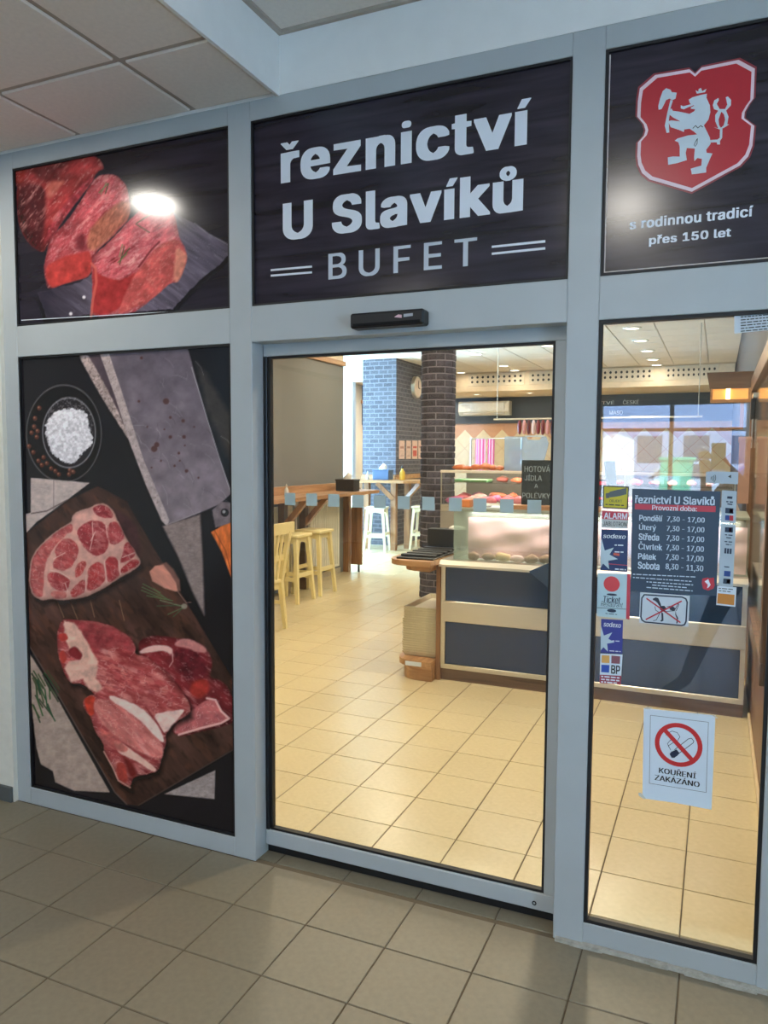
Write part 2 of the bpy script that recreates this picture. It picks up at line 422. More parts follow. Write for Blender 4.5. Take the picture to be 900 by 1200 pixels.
# narrow cut row under the recessed door and along the threshold
yl_in = [.02, .1865]+[.485+.2985*j for j in range(0, 49)]
xl_in = [-1.241+W*i for i in range(-26, 6)]
fli = struct('floor_inner', MB().box(-9.0, .6, .02, 15.2, -.05, -.0035), GROUT, label='bright beige tiled floor inside the shop')
me_in = tile_mesh('floor_tile', W-J, .2985-J, TILEI); me_cut = tile_mesh('floor_tile', W-J, .1665-J, TILE)
cells = []
for i in range(len(xl_in)-1):
    for j in range(len(yl_in)-1):
        if j == 1: a, b = .1865, .485
        else: a, b = yl_in[j], yl_in[j+1]
        cx, cy = (xl_in[i]+xl_in[i+1])/2, (a+b)/2
        U, V = proj_np(cx, cy, 0.0)
        seen = (250 < U < 910 and not (U < 300) and (cx > -4.7 or cy > 6.8) and not (cy > 3.1 and cx > -1.9) and cy < 9.6)
        cells.append((0 if seen else 1, cy, cx, cy, j))
cells.sort()
for c in cells[:300]: inst('floor_tile', me_cut if c[4] == 0 else me_in, (c[2], c[3], random.uniform(-.0004, .0004)), fli)
rest = MB(); restc = MB()
for c in cells[300:]:
    h = (.1665 if c[4] == 0 else .2985)-J; (restc if c[4] == 0 else rest).box(c[2]-(W-J)/2, c[2]+(W-J)/2, c[3]-h/2, c[3]+h/2, -.006, 0)
o = obj('floor_tiles', rest, TILEI, fli); o['kind'] = 'stuff'
if restc.v: o = obj('threshold_tiles', restc, TILE, fli); o['kind'] = 'stuff'

# ------------------------------------------------------------------ passage ceilings, fascia, walls, entrance
low = struct('ceiling', MB().box(-6.2, -1.5, -9.9, 0, ZT+.012, ZT+.05), CEILG, label='low suspended ceiling of pale square tiles')
tx = [-1.5, -1.857, -2.43]+[-2.43-.573*i for i in range(1, 7)]
ty = [0.0, -.4]+[-.4-.585*i for i in range(1, 17)]
shared = {}
for i in range(len(tx)-1):
    for j in range(len(ty)-1):
        g = .012; x1_, x0_ = tx[i]-g, tx[i+1]+g; y1_, y0_ = ty[j]-g, ty[j+1]+g
        key = (round(x1_-x0_, 3), round(y1_-y0_, 3))
        if key not in shared: shared[key] = MB().bevbox(-key[0]/2, key[0]/2, -key[1]/2, key[1]/2, 0, .012, .004).mesh('ceiling_tile', m=CEILT)
        inst('ceiling_tile', shared[key], ((x0_+x1_)/2, (y0_+y1_)/2, ZT+.004), low)
struct('trim_%d' % k, MB().box(-1.5, -1.488, -9.9, 0, ZT-.004, 3.1), WHITE, label='pale fascia stepping up from the low ceiling'); k += 1
up = struct('ceiling_upper', MB().box(-1.5, 2.3, -9.9, 0, 3.1, 3.16), CEILT, label='higher plain ceiling above the shop sign')
struct('trim_%d' % k, MB().box(-1.488, -1.47, -9.9, 0, 3.088, 3.1).box(-1.47, 2.3, -.016, 0, 3.088, 3.1), CEILG); k += 1
struct('wall_left', MB().box(-6.4, -6.2, -9.9, .2, 0, 3.2), PLAST)
# right passage wall with an added, unseen opening sized for daylight on the facade
struct('wall_right', MB().box(2.3, 2.5, -9.9, -5.0, 0, 3.2).box(2.3, 2.5, -1.0, .2, 0, 3.2).box(2.3, 2.5, -5.0, -1.0, 0, 1.1).box(2.3, 2.5, -5.0, -1.0, 2.5, 3.2).box(2.3, 2.5, -5.0, -3.1, 1.1, 2.5).box(2.3, 2.5, -1.9, -1.0, 1.1, 2.5), PLAST)
EX0, EX1, EZ = -1.75, .42, 2.45
struct('wall_back', MB().box(-6.4, EX0, -10.1, -9.9, 0, 3.2).box(EX1, 2.5, -10.1, -9.9, 0, 3.2).box(EX0, EX1, -10.1, -9.9, EZ, 3.2), PLAST)
dm = MB()
for x in (EX0, -.70, EX1-.06): dm.box(x, x+.06, -10.05, -9.98, 0, EZ)
dm.box(EX0, EX1, -10.05, -9.98, EZ-.07, EZ); dm.box(EX0, EX1, -10.05, -9.98, 1.98, 2.03)
struct('trim_%d' % k, dm, FRAME, label='grey frame of the street entrance'); k += 1

def ceiling_lamp(name, loc, r, power, label, col=(1, .95, .86)):
    t = thing(name, label, 'lamp', loc)
    obj('lamp_ring', ring3(loc, r, r+.025), WHITE, t)
    obj('lamp_diffuser', MB().cyl((loc[0], loc[1], loc[2]-.012), (loc[0], loc[1], loc[2]-.004), r, r, 24), emitter('lamp_glow', (255, 246, 228), 6), t)
    l = area('lamp_light', (loc[0], loc[1], loc[2]-.02), (0, 0, 0), 2*r, 2*r, power, col, 'DISK'); l.parent = t; l.location = (0, 0, -.02)
    return t
def ring3(c, r0, r1, h=.014, n=28):
    m_ = MB(); V = []; F = []
    for q in range(n):
        a = 2*PI*q/n
        for r, z in ((r0, -h), (r1, -h*.6), (r1, 0), (r0, 0)): V.append((c[0]+r*math.cos(a), c[1]+r*math.sin(a), c[2]+z))
    for q in range(n):
        a, b = 4*q, 4*((q+1) % n)
        for e in range(4): F.append((a+e, b+e, b+(e+1) % 4, a+(e+1) % 4))
    return m_.add(V, F)
ceiling_lamp('ceiling_lamp', (-2.68, -.71, ZT+.003), .10, 12, 'round lamp in the low passage ceiling near the meat pictures')
ceiling_lamp('ceiling_lamp', (-.54, -2.36, 3.1), .12, 22, 'round lamp in the higher passage ceiling before the door')

ceiling_lamp('ceiling_lamp', (-2.68, -4.4, ZT+.003), .12, 36, 'added unseen round lamp in the low passage ceiling, lighting the facade')  # added out of view to brighten the upright faces of the facade
ceiling_lamp('ceiling_lamp', (-.54, -5.6, 3.1), .12, 40, 'added round lamp in the higher passage ceiling behind the viewer, lighting the facade')  # second added lamp, also there for neutral light on the facade
# ------------------------------------------------------------------ pictures: a small painter working in photograph coordinates
def chaikin(p, n=2):
    p = [np.array(q, float) for q in p]
    for _ in range(n):
        r = []
        for a, b in zip(p, p[1:]+p[:1]): r += [a*.78+b*.22, a*.22+b*.78]
        p = r
    return [tuple(q) for q in p]
class Paint:
    def __init__(s, x0, x1, z0, z1, step, seed=1):
        s.nx = int((x1-x0)/step)+1; s.nz = int((z1-z0)/step)+1
        gx, gz = np.meshgrid(np.linspace(x0, x1, s.nx), np.linspace(z0, z1, s.nz)); s.X, s.Z = gx.ravel(), gz.ravel()
        s.U, s.V = proj_np(s.X, 0.0, s.Z); s.C = np.zeros((len(s.U), 3)); s.seed = seed
    def noise(s, sc, seed=0, oct=4, ax=1.0, ang=0.0):
        U, V = s.U*math.cos(ang)+s.V*math.sin(ang), -s.U*math.sin(ang)+s.V*math.cos(ang)
        out = np.zeros(len(U)); amp = 1.0; tot = 0
        for o_ in range(oct):
            rs = np.random.RandomState(seed*17+o_+s.seed*101); g = rs.rand(128, 128)
            x = U/(sc*ax)*2**o_+1000; y = V/sc*2**o_+1000
            xi = np.floor(x).astype(int); yi = np.floor(y).astype(int); fx = x-xi; fy = y-yi
            fx = fx*fx*(3-2*fx); fy = fy*fy*(3-2*fy)
            a = g[yi % 128, xi % 128]; b = g[yi % 128, (xi+1) % 128]; c = g[(yi+1) % 128, xi % 128]; d = g[(yi+1) % 128, (xi+1) % 128]
            out += amp*((a*(1-fx)+b*fx)*(1-fy)+(c*(1-fx)+d*fx)*fy); tot += amp; amp *= .55
        return out/tot
    def sd(s, poly):
        P = np.array(poly, float); n = len(P); best = np.full(len(s.U), 1e9); inside = np.zeros(len(s.U), bool)
        for i in range(n):
            a, b = P[i], P[(i+1) % n]; e = b-a
            t = np.clip(((s.U-a[0])*e[0]+(s.V-a[1])*e[1])/max(e@e, 1e-9), 0, 1)
            best = np.minimum(best, np.hypot(s.U-a[0]-t*e[0], s.V-a[1]-t*e[1]))
            cond = ((a[1] > s.V) != (b[1] > s.V)); den = b[1]-a[1] if abs(b[1]-a[1]) > 1e-9 else 1e-9
            inside ^= cond & (s.U < (b[0]-a[0])*(s.V-a[1])/den+a[0])
        return np.where(inside, -best, best)
    def mask(s, poly, feather=1.0, wob=0.0, wsc=6, seed=3):
        d = s.sd(chaikin(poly) if .35 < wob < 1.3 else poly); s.d = d
        if wob: d = d+(s.noise(wsc, seed, 3)-.5)*2*wob
        return np.clip(.5-d/feather, 0, 1)
    def put(s, m, col):
        col = np.asarray(col, float)
        s.C = s.C*(1-m[:, None])+(col if col.ndim == 2 else col[None])*m[:, None]
    def poly(s, pts, col, feather=1.0, wob=0, nz=.15, nsc=8, seed=3, alpha=1.0, ax=1.0, ang=0.0):
        m = s.mask(pts, feather, wob, seed=seed)*alpha; n = s.noise(nsc, seed+5, 4, ax, ang)
        s.put(m, np.array(col)[None]*(1+(n-.5)[:, None]*2*nz)); return m
    def line(s, pts, w, col, alpha=1.0, feather=.8):
        best = np.full(len(s.U), 1e9)
        for a, b in zip(pts[:-1], pts[1:]):
            a, b = np.array(a, float), np.array(b, float); e = b-a
            t = np.clip(((s.U-a[0])*e[0]+(s.V-a[1])*e[1])/max(e@e, 1e-9), 0, 1)
            best = np.minimum(best, np.hypot(s.U-a[0]-t*e[0], s.V-a[1]-t*e[1]))
        s.put(np.clip(.5-(best-w/2)/feather, 0, 1)*alpha, col)
    def disc(s, c, rx, ry, col, feather=1.0, alpha=1.0, nz=0, nsc=3):
        d = (np.hypot((s.U-c[0])/rx, (s.V-c[1])/ry)-1)*min(rx, ry); m = np.clip(.5-d/feather, 0, 1)*alpha
        col = np.array(col, float)
        if nz: col = col[None]*(1+(s.noise(nsc, 9, 3)-.5)[:, None]*2*nz)
        s.put(m, col)
    def ring(s, c, rx, ry, w, col, alpha=1.0):
        d = np.abs((np.hypot((s.U-c[0])/rx, (s.V-c[1])/ry)-1)*min(rx, ry))-w/2; s.put(np.clip(.5-d, 0, 1)*alpha, col)
    def shade(s, m, w, amt, dx=.4, dy=.6, col=(20, 8, 8)):
        """printed shading: darker towards the rim and the lower right of the last mask"""
        e = np.clip(1+s.d/w, 0, 1)**1.6; u0, v0 = (s.U*m).sum()/max(m.sum(), 1), (s.V*m).sum()/max(m.sum(), 1)
        sd_ = max(1.0, math.sqrt((((s.U-u0)**2+(s.V-v0)**2)*m).sum()/max(m.sum(), 1))); g = np.clip(((s.U-u0)*dx+(s.V-v0)*dy)/sd_*.5+.25, 0, 1)
        s.put(m*np.clip(amt*(.65*e+.5*g), 0, .85), col)
    def flesh(s, m, ang, seed, hi=(236, 176, 166), lo=(96, 26, 30), a=.5):
        n = s.noise(3.2, seed, 4, 5.0, ang); q = s.noise(13, seed+1, 3, 1.6, ang)
        s.put(m*np.clip((n-.52)/.22, 0, 1)*np.clip((q-.3)*2, 0, 1)*a, hi); s.put(m*np.clip((.47-n)/.22, 0, 1)*np.clip((.75-q)*1.8, 0, 1)*a, lo)
    def veins(s, m, sc, seed, col, th=.035, alpha=.7, ax=1.0, ang=0.0):
        n = s.noise(sc, seed, 3, ax, ang); r = np.clip(1-np.abs(n-.5)/th, 0, 1); s.put(m*r*alpha, col)
    def specks(s, m, sc, seed, col, th=.66, alpha=.8, ax=1.0, ang=0.0):
        n = s.noise(sc*.6, seed, 3, ax, ang); s.put(m*np.clip((n-th+.03)/.14, 0, 1)*alpha*.55, col)
    def mesh_obj(s, name, y, m, parent, gain=1.0):
        me = bpy.data.meshes.new(name); nx, nz = s.nx, s.nz
        V = np.stack([s.X, np.full(len(s.X), y), s.Z], 1)
        off = np.array([s.X.mean(), y, s.Z.min()])
        idx = np.arange(nx*nz).reshape(nz, nx); q = np.stack([idx[:-1, :-1], idx[:-1, 1:], idx[1:, 1:], idx[1:, :-1]], -1).reshape(-1, 4)
        me.vertices.add(len(V)); me.vertices.foreach_set('co', (V-off).ravel())
        me.loops.add(q.size); me.loops.foreach_set('vertex_index', q.ravel().astype(np.int32))
        me.polygons.add(len(q)); me.polygons.foreach_set('loop_start', (np.arange(len(q))*4).astype(np.int32)); me.polygons.foreach_set('loop_total', np.full(len(q), 4, np.int32))
        me.update(); me.validate()
        ca = me.color_attributes.new('print', 'FLOAT_COLOR', 'POINT')
        c = np.ones((len(V), 4)); c[:, :3] = lin(np.clip(s.C*gain, 0, 255)); ca.data.foreach_set('color', c.ravel())
        me.materials.append(m); o = bpy.data.objects.new(name, me); COL.objects.link(o); o.parent = parent; o.location = Vector(off)-wloc(parent); return o
def print_mat(name, rough=.16, spec=.5):
    m, nt, b = _nt(name); a = nt.nodes.new('ShaderNodeVertexColor'); a.layer_name = 'print'
    nz = nt.nodes.new('ShaderNodeTexNoise'); nz.inputs['Scale'].default_value = 260; tc = nt.nodes.new('ShaderNodeTexCoord'); nt.links.new(tc.outputs['Object'], nz.inputs['Vector'])
    bp = nt.nodes.new('ShaderNodeBump'); bp.inputs['Strength'].default_value = .05; bp.inputs['Distance'].default_value = .001
    nt.links.new(nz.outputs['Fac'], bp.inputs['Height']); nt.links.new(bp.outputs[0], b.inputs['Normal'])
    nt.links.new(a.outputs['Color'], b.inputs['Base Color']); b.inputs['Roughness'].default_value = rough; b.inputs['Specular IOR Level'].default_value = spec
    return m
PRINT = print_mat('glossy_photo_print')
def crop(ox, oy, sc, pts): return [(ox+a/sc, oy+b/sc) for a, b in pts]
def gasket(mbx, x0, x1, z0, z1, w, y0, y1):
    mbx.box(x0, x1, y0, y1, z0, z0+w); mbx.box(x0, x1, y0, y1, z1-w, z1); mbx.box(x0, x0+w, y0, y1, z0+w, z1-w); mbx.box(x1-w, x1, y0, y1, z0+w, z1-w); return mbx

def panel(name, label, x0, x1, z0, z1):
    t = thing(name, label, 'sign', ((x0+x1)/2, .03, z0))
    obj('backing_board', MB().box(x0, x1, .014, .05, z0, z1), BLACKI, t)
    obj('rubber_gasket', gasket(MB(), x0, x1, z0, z1, .008, .004, .014), GASK, t)
    return t

# ---- lower picture: cleaver, salt and pork steaks
t = panel('meat_poster', 'tall poster of raw pork steaks, steel cleaver and bowl of salt', XA, XB, Z4, Z3)
P = Paint(XA+.004, XB-.004, Z4+.004, Z3-.004, .0036, 1)
P.C[:] = (27, 24, 27); n = P.noise(60, 2, 4); P.C *= (.75+.5*n)[:, None]
g = np.clip((P.U-200)/60, 0, 1)*np.clip((620-P.V)/80, 0, 1); P.put(g*.6, (34, 40, 47))
P.poly([(228, 425), (240, 440), (276, 500), (276, 560), (262, 530), (240, 480)], (58, 54, 52), 8, 2, .15)
# bowl of salt with peppercorns
P.disc((72, 508), 44, 57, (24, 21, 23), 2)
P.ring((72, 508), 44, 57, 1.2, (120, 116, 116), .6)
for (u, v) in ((43,478),(38,490),(37,500),(31,523),(42,540),(46,545),(52,543),(57,549),(62,552),(66,556),(79,551),(83,553),(97,537),(36,530),(34,507),(40,512),(78,556),(48,536),(41,505)):
    P.disc((u, v), 2.6, 2.8, (92, 52, 42), 1.6, .85); P.disc((u-.7, v-.9), 1.0, 1.0, (176, 116, 88), 1.2, .7)
P.disc((78, 507), 31, 41, (38, 34, 37), 1.6); P.ring((78, 507), 31, 41, 1.2, (150, 146, 148), .7)
m = P.mask([(78+27*math.cos(a)+2*math.sin(5*a), 509+32*math.sin(a)+2*math.cos(4*a)) for a in np.linspace(0, 6.28, 28)[:-1]], 1.5, 2.2, 3, 8)
P.put(m, np.array((206, 200, 203))[None]*(.72+.55*P.noise(2.6, 4, 3))[:, None])
P.specks(P.mask([(78+29*math.cos(a), 500+36*math.sin(a)) for a in np.linspace(0, 6.28, 20)[:-1]], 1), 3, 21, (190, 180, 184), .58, .55)
# folded linen napkin
NAP = [(33, 560), (102, 566), (76, 586), (40, 612), (27, 626), (27, 603), (33, 601)]
m = P.poly(NAP, (178, 158, 150), 1.2, .3, .16, 6, 12); P.specks(m, 2, 31, (205, 190, 184), .55, .4, 3)
P.line([(34, 602), (52, 599), (76, 586)], 1.6, (88, 72, 70), .8); P.line([(60, 562), (60, 598)], 1.2, (120, 102, 98), .7)
# cleavers
P.poly([(94, 411), (116, 411), (137, 470), (152, 520), (132, 474)], (72, 58, 64), 1.5, .3, .15)
m = P.poly([(87, 412), (98, 411), (118, 446), (134, 478), (152, 520), (146, 512), (124, 478), (104, 444)], (158, 138, 132), 1.4, .5, .3, 4, 6); P.specks(m, 3, 44, (60, 46, 46), .6, .8)
BL = [(113, 411), (217, 405), (224, 432), (240, 490), (254, 535), (269, 578), (255, 591), (232, 601), (193, 616), (182, 590), (150, 518), (134, 468)]
m = P.mask(BL, 1.2, .3)
grad = np.clip((P.V-405)/200, 0, 1)[:, None]; base = np.array((92, 82, 90))*(1-grad)+np.array((122, 108, 112))*grad
P.put(m, base*(.8+.4*P.noise(14, 8, 5))[:, None])
rs_ = random.Random(5)
for i in range(60):
    u_, v_ = rs_.uniform(150, 258), rs_.uniform(412, 598)
    if not (0 < (u_-118)-(v_-411)*.36 < 104): continue
    a_ = rs_.gauss(.75, .35); L_ = rs_.uniform(6, 24); P.line([(u_, v_), (u_+L_*.5*math.cos(a_), v_+L_*.5*math.sin(a_)), (u_+L_*math.cos(a_+.2), v_+L_*math.sin(a_+.2))], .5, (166, 156, 160) if i % 4 else (66, 56, 62), rs_.uniform(.2, .5), .9)
for u, v, r in ((192,470,3.6),(178,526,3.6),(181,521,3),(212,493,2),(197,489,1.6),(197,512,2),(213,512,2.2),(207,531,1.6),(216,552,2),(202,546,1.4),(163,419,1.7),(190,503,1),(170,500,1),(186,540,1.2),(208,540,1),(225,500,1),(175,548,1),(230,560,1.2),(160,470,1.5),(214,522,1)):
    P.disc((u, v), r, r, (74, 46, 42), 1.3, .85)
m2 = P.poly([(113, 411), (124, 411), (141, 462), (166, 540), (196, 610), (193, 617), (187, 611), (168, 568), (149, 518), (132, 464)], (164, 146, 142), 1.1, .2, .18, 4, 16); P.specks(m2, 3, 61, (90, 70, 70), .66, .7)
P.line([(222, 430), (240, 490), (254, 535), (268, 577)], 1.0, (176, 168, 170), .7); P.line([(194, 615), (232, 600)], 1.0, (150, 140, 140), .6)
# cloth below blade
m = P.poly([(188, 617), (232, 603), (235, 650), (237, 722), (224, 696), (206, 652)], (126, 108, 102), 3, .3, .15, 5, 22); P.specks(m, 2, 63, (160, 144, 138), .55, .4, 3)
# bolster and orange handle
P.poly([(246, 598), (257, 588), (273, 590), (275, 612), (250, 619)], (108, 94, 96), 1.5, .3, .25, 6, 25); P.disc((261, 601), 4.6, 4.8, (30, 26, 28), 1.4); P.disc((260, 600), 2, 2, (140, 132, 132), 1.4)
P.poly([(245, 624), (257, 617), (276, 610), (276, 698), (268, 676), (258, 648)], (205, 104, 46), 1.3, .3, .25, 10, 27, ax=.3); P.line([(249, 622), (262, 646), (274, 690)], 1.2, (120, 50, 24), .7)
# wooden chopping board
BOARD = [(27, 626), (78, 586), (112, 570), (146, 588), (176, 640), (236, 740), (276, 806), (276, 876), (160, 946), (146, 944), (132, 930), (60, 806), (27, 750)]
m = P.mask(BOARD, 2, .3); gr = P.noise(16, 33, 5, 3.5, .95)
dk = np.clip((P.U-120)/150, 0, 1)*np.clip((720-P.V)/140, 0, 1)
P.put(m, (np.array((64, 42, 35))[None]*(1-.62*dk[:, None]))*(.45+1.1*gr)[:, None])
P.specks(m, 14, 35, (112, 64, 44), .62, .5, 2.5, .9); P.specks(m, 9, 36, (24, 17, 17), .6, .6, 3, .9)
for a in (((62, 700), (72, 724)), ((78, 702), (88, 726)), ((103, 704), (108, 724)), ((137, 704), (143, 728))): P.line(a, .9, (150, 112, 84), .7)
P.line([(27, 750), (60, 806), (132, 930), (146, 944)], 1.6, (112, 92, 86), .6); P.line([(160, 945), (276, 877)], 1.4, (88, 68, 60), .6)
# linen at the lower edge and its dark gap
m = P.poly([(30, 764), (58, 808), (126, 930), (84, 928), (62, 918), (59, 905), (45, 897), (40, 878), (32, 810)], (162, 138, 124), 1.2, .3, .14, 6, 41); P.specks(m, 2, 65, (180, 164, 152), .55, .4, 3)
m = P.poly([(190, 932), (250, 904), (249, 938)], (152, 136, 130), 1.2, .3, .14, 5, 43); P.specks(m, 2, 66, (90, 78, 76), .58, .5, 3)
for i in range(26):
    a = random.uniform(.9, 1.7); u0, v0 = 33+random.uniform(0, 22), 776+random.uniform(0, 54); L_ = random.uniform(12, 26)
    P.line([(u0, v0), (u0+L_*math.cos(a), v0+L_*math.sin(a))], 1.7, (44+random.randint(-8, 22), 62+random.randint(-8, 22), 44), .9)
# ---- neck steak with fat web
K5 = lambda pts: crop(20, 570, 5.625, pts)
P.poly(K5([(580,130),(680,180),(760,240),(790,330),(800,500),(740,420),(660,250)]), (62, 34, 34), 5, 1, .3, 8, 71)
SO = K5([(345,195),(390,160),(470,140),(500,118),(570,113),(620,160),(650,230),(700,335),(760,430),(808,508),(760,552),(680,595),(560,672),(450,728),(350,750),(260,752),(200,742),(150,757),(90,728),(60,640),(65,560),(75,480),(110,420),(180,345),(250,290),(310,255),(345,235)])
P.poly([(u+3, v+6) for u, v in SO], (30, 18, 17), 6, 0, .1, alpha=.8)
mS = P.mask(SO, 1.3, .8, 5, 73); P.put(mS, np.array((206, 150, 136))[None]*(.86+.28*P.noise(6, 74, 4))[:, None]); dS = P.d.copy()
for q, (pts, c) in enumerate((
    ([(372,300),(420,250),(480,222),(545,235),(578,275),(585,330),(590,385),(560,445),(500,462),(450,432),(408,380)], (152,50,54)),
    ([(585,245),(640,225),(692,322),(690,348),(640,385),(596,385),(584,320)], (160,62,64)),
    ([(480,140),(540,117),(600,150),(622,208),(560,212),(500,188)], (138,44,50)),
    ([(225,420),(280,350),(340,345),(388,390),(386,460),(345,530),(300,560),(225,545),(218,505),(250,470)], (172,66,66)),
    ([(180,582),(230,562),(290,590),(336,618),(318,690),(250,692),(192,640)], (165,56,58)),
    ([(372,520),(430,490),(442,520),(412,580),(365,612)], (178,66,62)),
    ([(452,600),(452,545),(500,500),(552,510),(566,580),(560,640),(480,692),(442,690)], (172,56,56)),
    ([(564,492),(600,460),(650,480),(650,550),(664,590),(582,650),(574,560)], (168,54,56)),
    ([(682,430),(704,362),(742,382),(772,462),(700,500),(662,512)], (146,44,48)),
    ([(668,545),(760,472),(803,510),(672,585)], (156,44,46)),
    ([(74,560),(86,480),(122,420),(186,352),(262,314),(330,302),(222,402),(166,520),(160,640),(152,740),(96,722),(66,640)], (178,80,76)),
    ([(196,694),(300,692),(318,742),(222,745)], (188,98,90)), ([(330,692),(432,602),(438,700),(350,742)], (168,60,58)),
    ([(192,342),(262,290),(345,240),(352,300),(290,318)], (170,76,74)))):
    mm = P.mask(K5(pts), 1.5, .8, 4, 80+q)*mS
    P.put(mm, np.array(c)[None]*(.78+.44*P.noise(5, 100+q, 4, 2.2, .5))[:, None]); P.veins(mm, 9, 120+q, (226, 176, 164), .022, .55)
    P.flesh(mm, .5+q, 350+q, a=.35); P.specks(mm, 5, 140+q, (216, 140, 130), .56, .7, 2, .6)
for a in ([(480,240),(485,330),(465,420)], [(500,300),(470,360)], [(570,260),(580,340)], [(225,480),(300,440)], [(200,555),(270,570),(330,610)], [(300,640),(320,700)], [(440,590),(435,690)], [(560,500),(575,640)], [(655,490),(665,585)], [(680,470),(760,440)]):
    P.line(K5(a), 1.0, (228, 186, 172), .8)
P.d = dS; P.shade(mS, 6, .35)
# garlic clove and rosemary
K7 = lambda pts: crop(130, 640, 5.453, pts)
P.poly(K7([(300,120),(340,105),(385,150),(425,220),(432,290),(400,292),(360,200)]), (112, 76, 66), 2, .3, .15)
P.poly(K7([(232,165),(268,128),(320,122),(366,180),(402,240),(412,290),(395,292),(330,272),(250,228)]), (196, 128, 108), 1.4, .3, .15, 6, 150, ax=3, ang=.7)
P.line(K7([(410,288),(440,330),(468,366),(500,362)]), .9, (150, 112, 98), .8)
for a in (((185,265),(370,352)), ((190,245),(300,300)), ((215,320),(380,352)), ((180,285),(330,345)), ((280,386),(440,382)), ((300,350),(450,390)), ((260,275),(345,345)), ((385,455),(455,390)), ((350,440),(450,395))):
    P.line(K7(a), 1.1, random.choice([(84, 102, 66), (62, 80, 52), (112, 122, 92)]), .9)
P.disc(K7([(455, 388)])[0], 3.5, 3.2, (150, 140, 122), 1.5, .8)
# ---- right-hand piece behind
R3 = K7([(160,610),(250,572),(400,590),(540,615),(612,680),(640,760),(610,850),(700,862),(762,960),(786,1080),(786,1130),(700,1160),(560,1190),(420,1230),(340,1150),(480,1060),(480,990),(330,850),(210,740),(165,690)])
mR = P.mask(R3, 2, .8, 5, 160); P.put(mR, np.array((132, 42, 46))[None]*(.5+1.0*P.noise(16, 161, 4, 1.8, .6))[:, None]); P.shade(mR, 9, .6); P.flesh(mR, .6, 310)
P.poly(K7([(380,660),(480,650),(590,720),(610,810),(560,860),(460,860),(400,790)]), (92, 28, 34), 4, 1, .4, 6, 162); P.specks(mR, 4, 163, (206, 150, 146), .67, .6, 2.4, .6)
P.poly(K7([(165,675),(240,640),(340,636),(385,662),(372,700),(330,672),(240,682),(175,692)]), (214, 164, 152), 1.6, .5, .1, 5, 164)
P.poly(K7([(430,595),(500,600),(595,650),(600,690),(520,680),(480,655),(380,640)]), (178, 112, 106), 2, .5, .15, 5, 165); P.line(K7([(378,680),(382,740),(360,775)]), 1.4, (196, 140, 132), .8)
P.poly(K7([(500,870),(600,850),(620,930),(560,985),(490,960)]), (158, 48, 40), 4, .8, .25, 6, 166)
mL = P.poly(K7([(375,1165),(500,1060),(600,985),(655,990),(690,1050),(745,1110),(700,1142),(560,1182),(400,1215)]), (176, 92, 90), 1.8, .6, .2, 7, 167); P.veins(mL, 8, 168, (220, 170, 160), .03, .5)
P.line(K7([(600,978),(655,990),(690,1060),(742,1108),(690,1138),(560,1170),(420,1212)]), 2.6, (222, 172, 160), .85)
# ---- big front steak
K6 = lambda pts: crop(50, 710, 5.0, pts)
S2 = K6([(95,80),(170,86),(300,95),(400,125),(500,190),(532,240),(524,290),(590,300),(700,380),(780,480),(852,580),(852,642),(765,682),(702,760),(712,810),(682,900),(672,960),(640,985),(512,1010),(502,1076),(430,1042),(402,960),(352,880),(340,800),(290,740),(270,660),(222,600),(222,556),(270,525),(300,535),(240,470),(200,458),(140,458),(100,370),(75,290),(68,180)])
P.poly([(u+3, v+5) for u, v in S2], (22, 13, 13), 7, 0, .1, alpha=.85)
mB = P.mask(S2, 1.3, .8, 5, 170); P.put(mB, np.array((176, 76, 74))[None]*(.72+.56*P.noise(13, 171, 5, 2.4, .35))[:, None])
P.shade(mB, 9, .55); P.flesh(mB, .35, 300, a=.6); P.specks(mB, 9, 172, (216, 132, 120), .5, .8, 2.4, .4); P.specks(mB, 6, 177, (128, 40, 44), .56, .8, 2.4, .3); P.veins(mB, 10, 173, (226, 176, 164), .02, .45, 2.2, .35)
P.poly(K6([(180,95),(300,100),(400,130),(500,195),(528,245),(515,285),(450,250),(340,250),(290,300),(230,200)]), (140, 52, 56), 5, 1.5, .4, 7, 175, .75)
P.poly(K6([(112,92),(170,102),(215,160),(262,250),(312,330),(302,430),(335,490),(300,515),(250,485),(222,432),(150,452),(112,372),(140,330),(200,320),(140,250),(110,170)]), (216, 164, 144), 2.4, 1.4, .2, 7, 176)
P.poly(K6([(130,262),(180,235),(222,290),(205,325),(150,300)]), (126, 40, 44), 2, .6, .2, 6, 177); P.poly(K6([(72,170),(120,160),(140,200),(90,215)]), (176, 56, 50), 2, .5, .2, 6, 178); P.poly(K6([(78,280),(110,260),(130,320),(100,350)]), (182, 62, 52), 2, .5)
P.poly(K6([(290,545),(390,560),(470,600),(570,690),(692,815),(692,895),(650,905),(500,835),(420,775),(330,690),(285,610)]), (192, 106, 98), 2, .6, .22, 9, 179, ax=2.2, ang=.75)
P.d = P.sd(S2); mf = P.mask(K6([(290,545),(390,560),(470,600),(570,690),(692,815),(692,895),(650,905),(500,835),(420,775),(330,690),(285,610)]), 2); P.flesh(mf, .8, 345, (226, 170, 156), (150, 60, 58), .5); P.veins(mf, 10, 180, (222, 164, 150), .03, .6); P.specks(mf, 4, 181, (150, 60, 62), .62, .4, 2, .7)
P.poly(K6([(370,525),(470,556),(592,618),(684,740),(702,812),(662,790),(565,680),(455,602),(385,560)]), (224, 190, 176), 1.8, .7, .1, 5, 182)
P.poly(K6([(635,640),(720,625),(835,606),(765,682),(704,760),(680,720)]), (224, 182, 168), 2, 1, .14, 5, 183)
P.line(K6([(590,600),(650,680),(700,760)]), 1.6, (128, 48, 46), .7)
P.poly(K6([(395,790),(440,800),(520,860),(660,962),(640,985),(560,930),(480,890),(430,870)]), (222, 172, 154), 1.8, .6, .12, 5, 184)
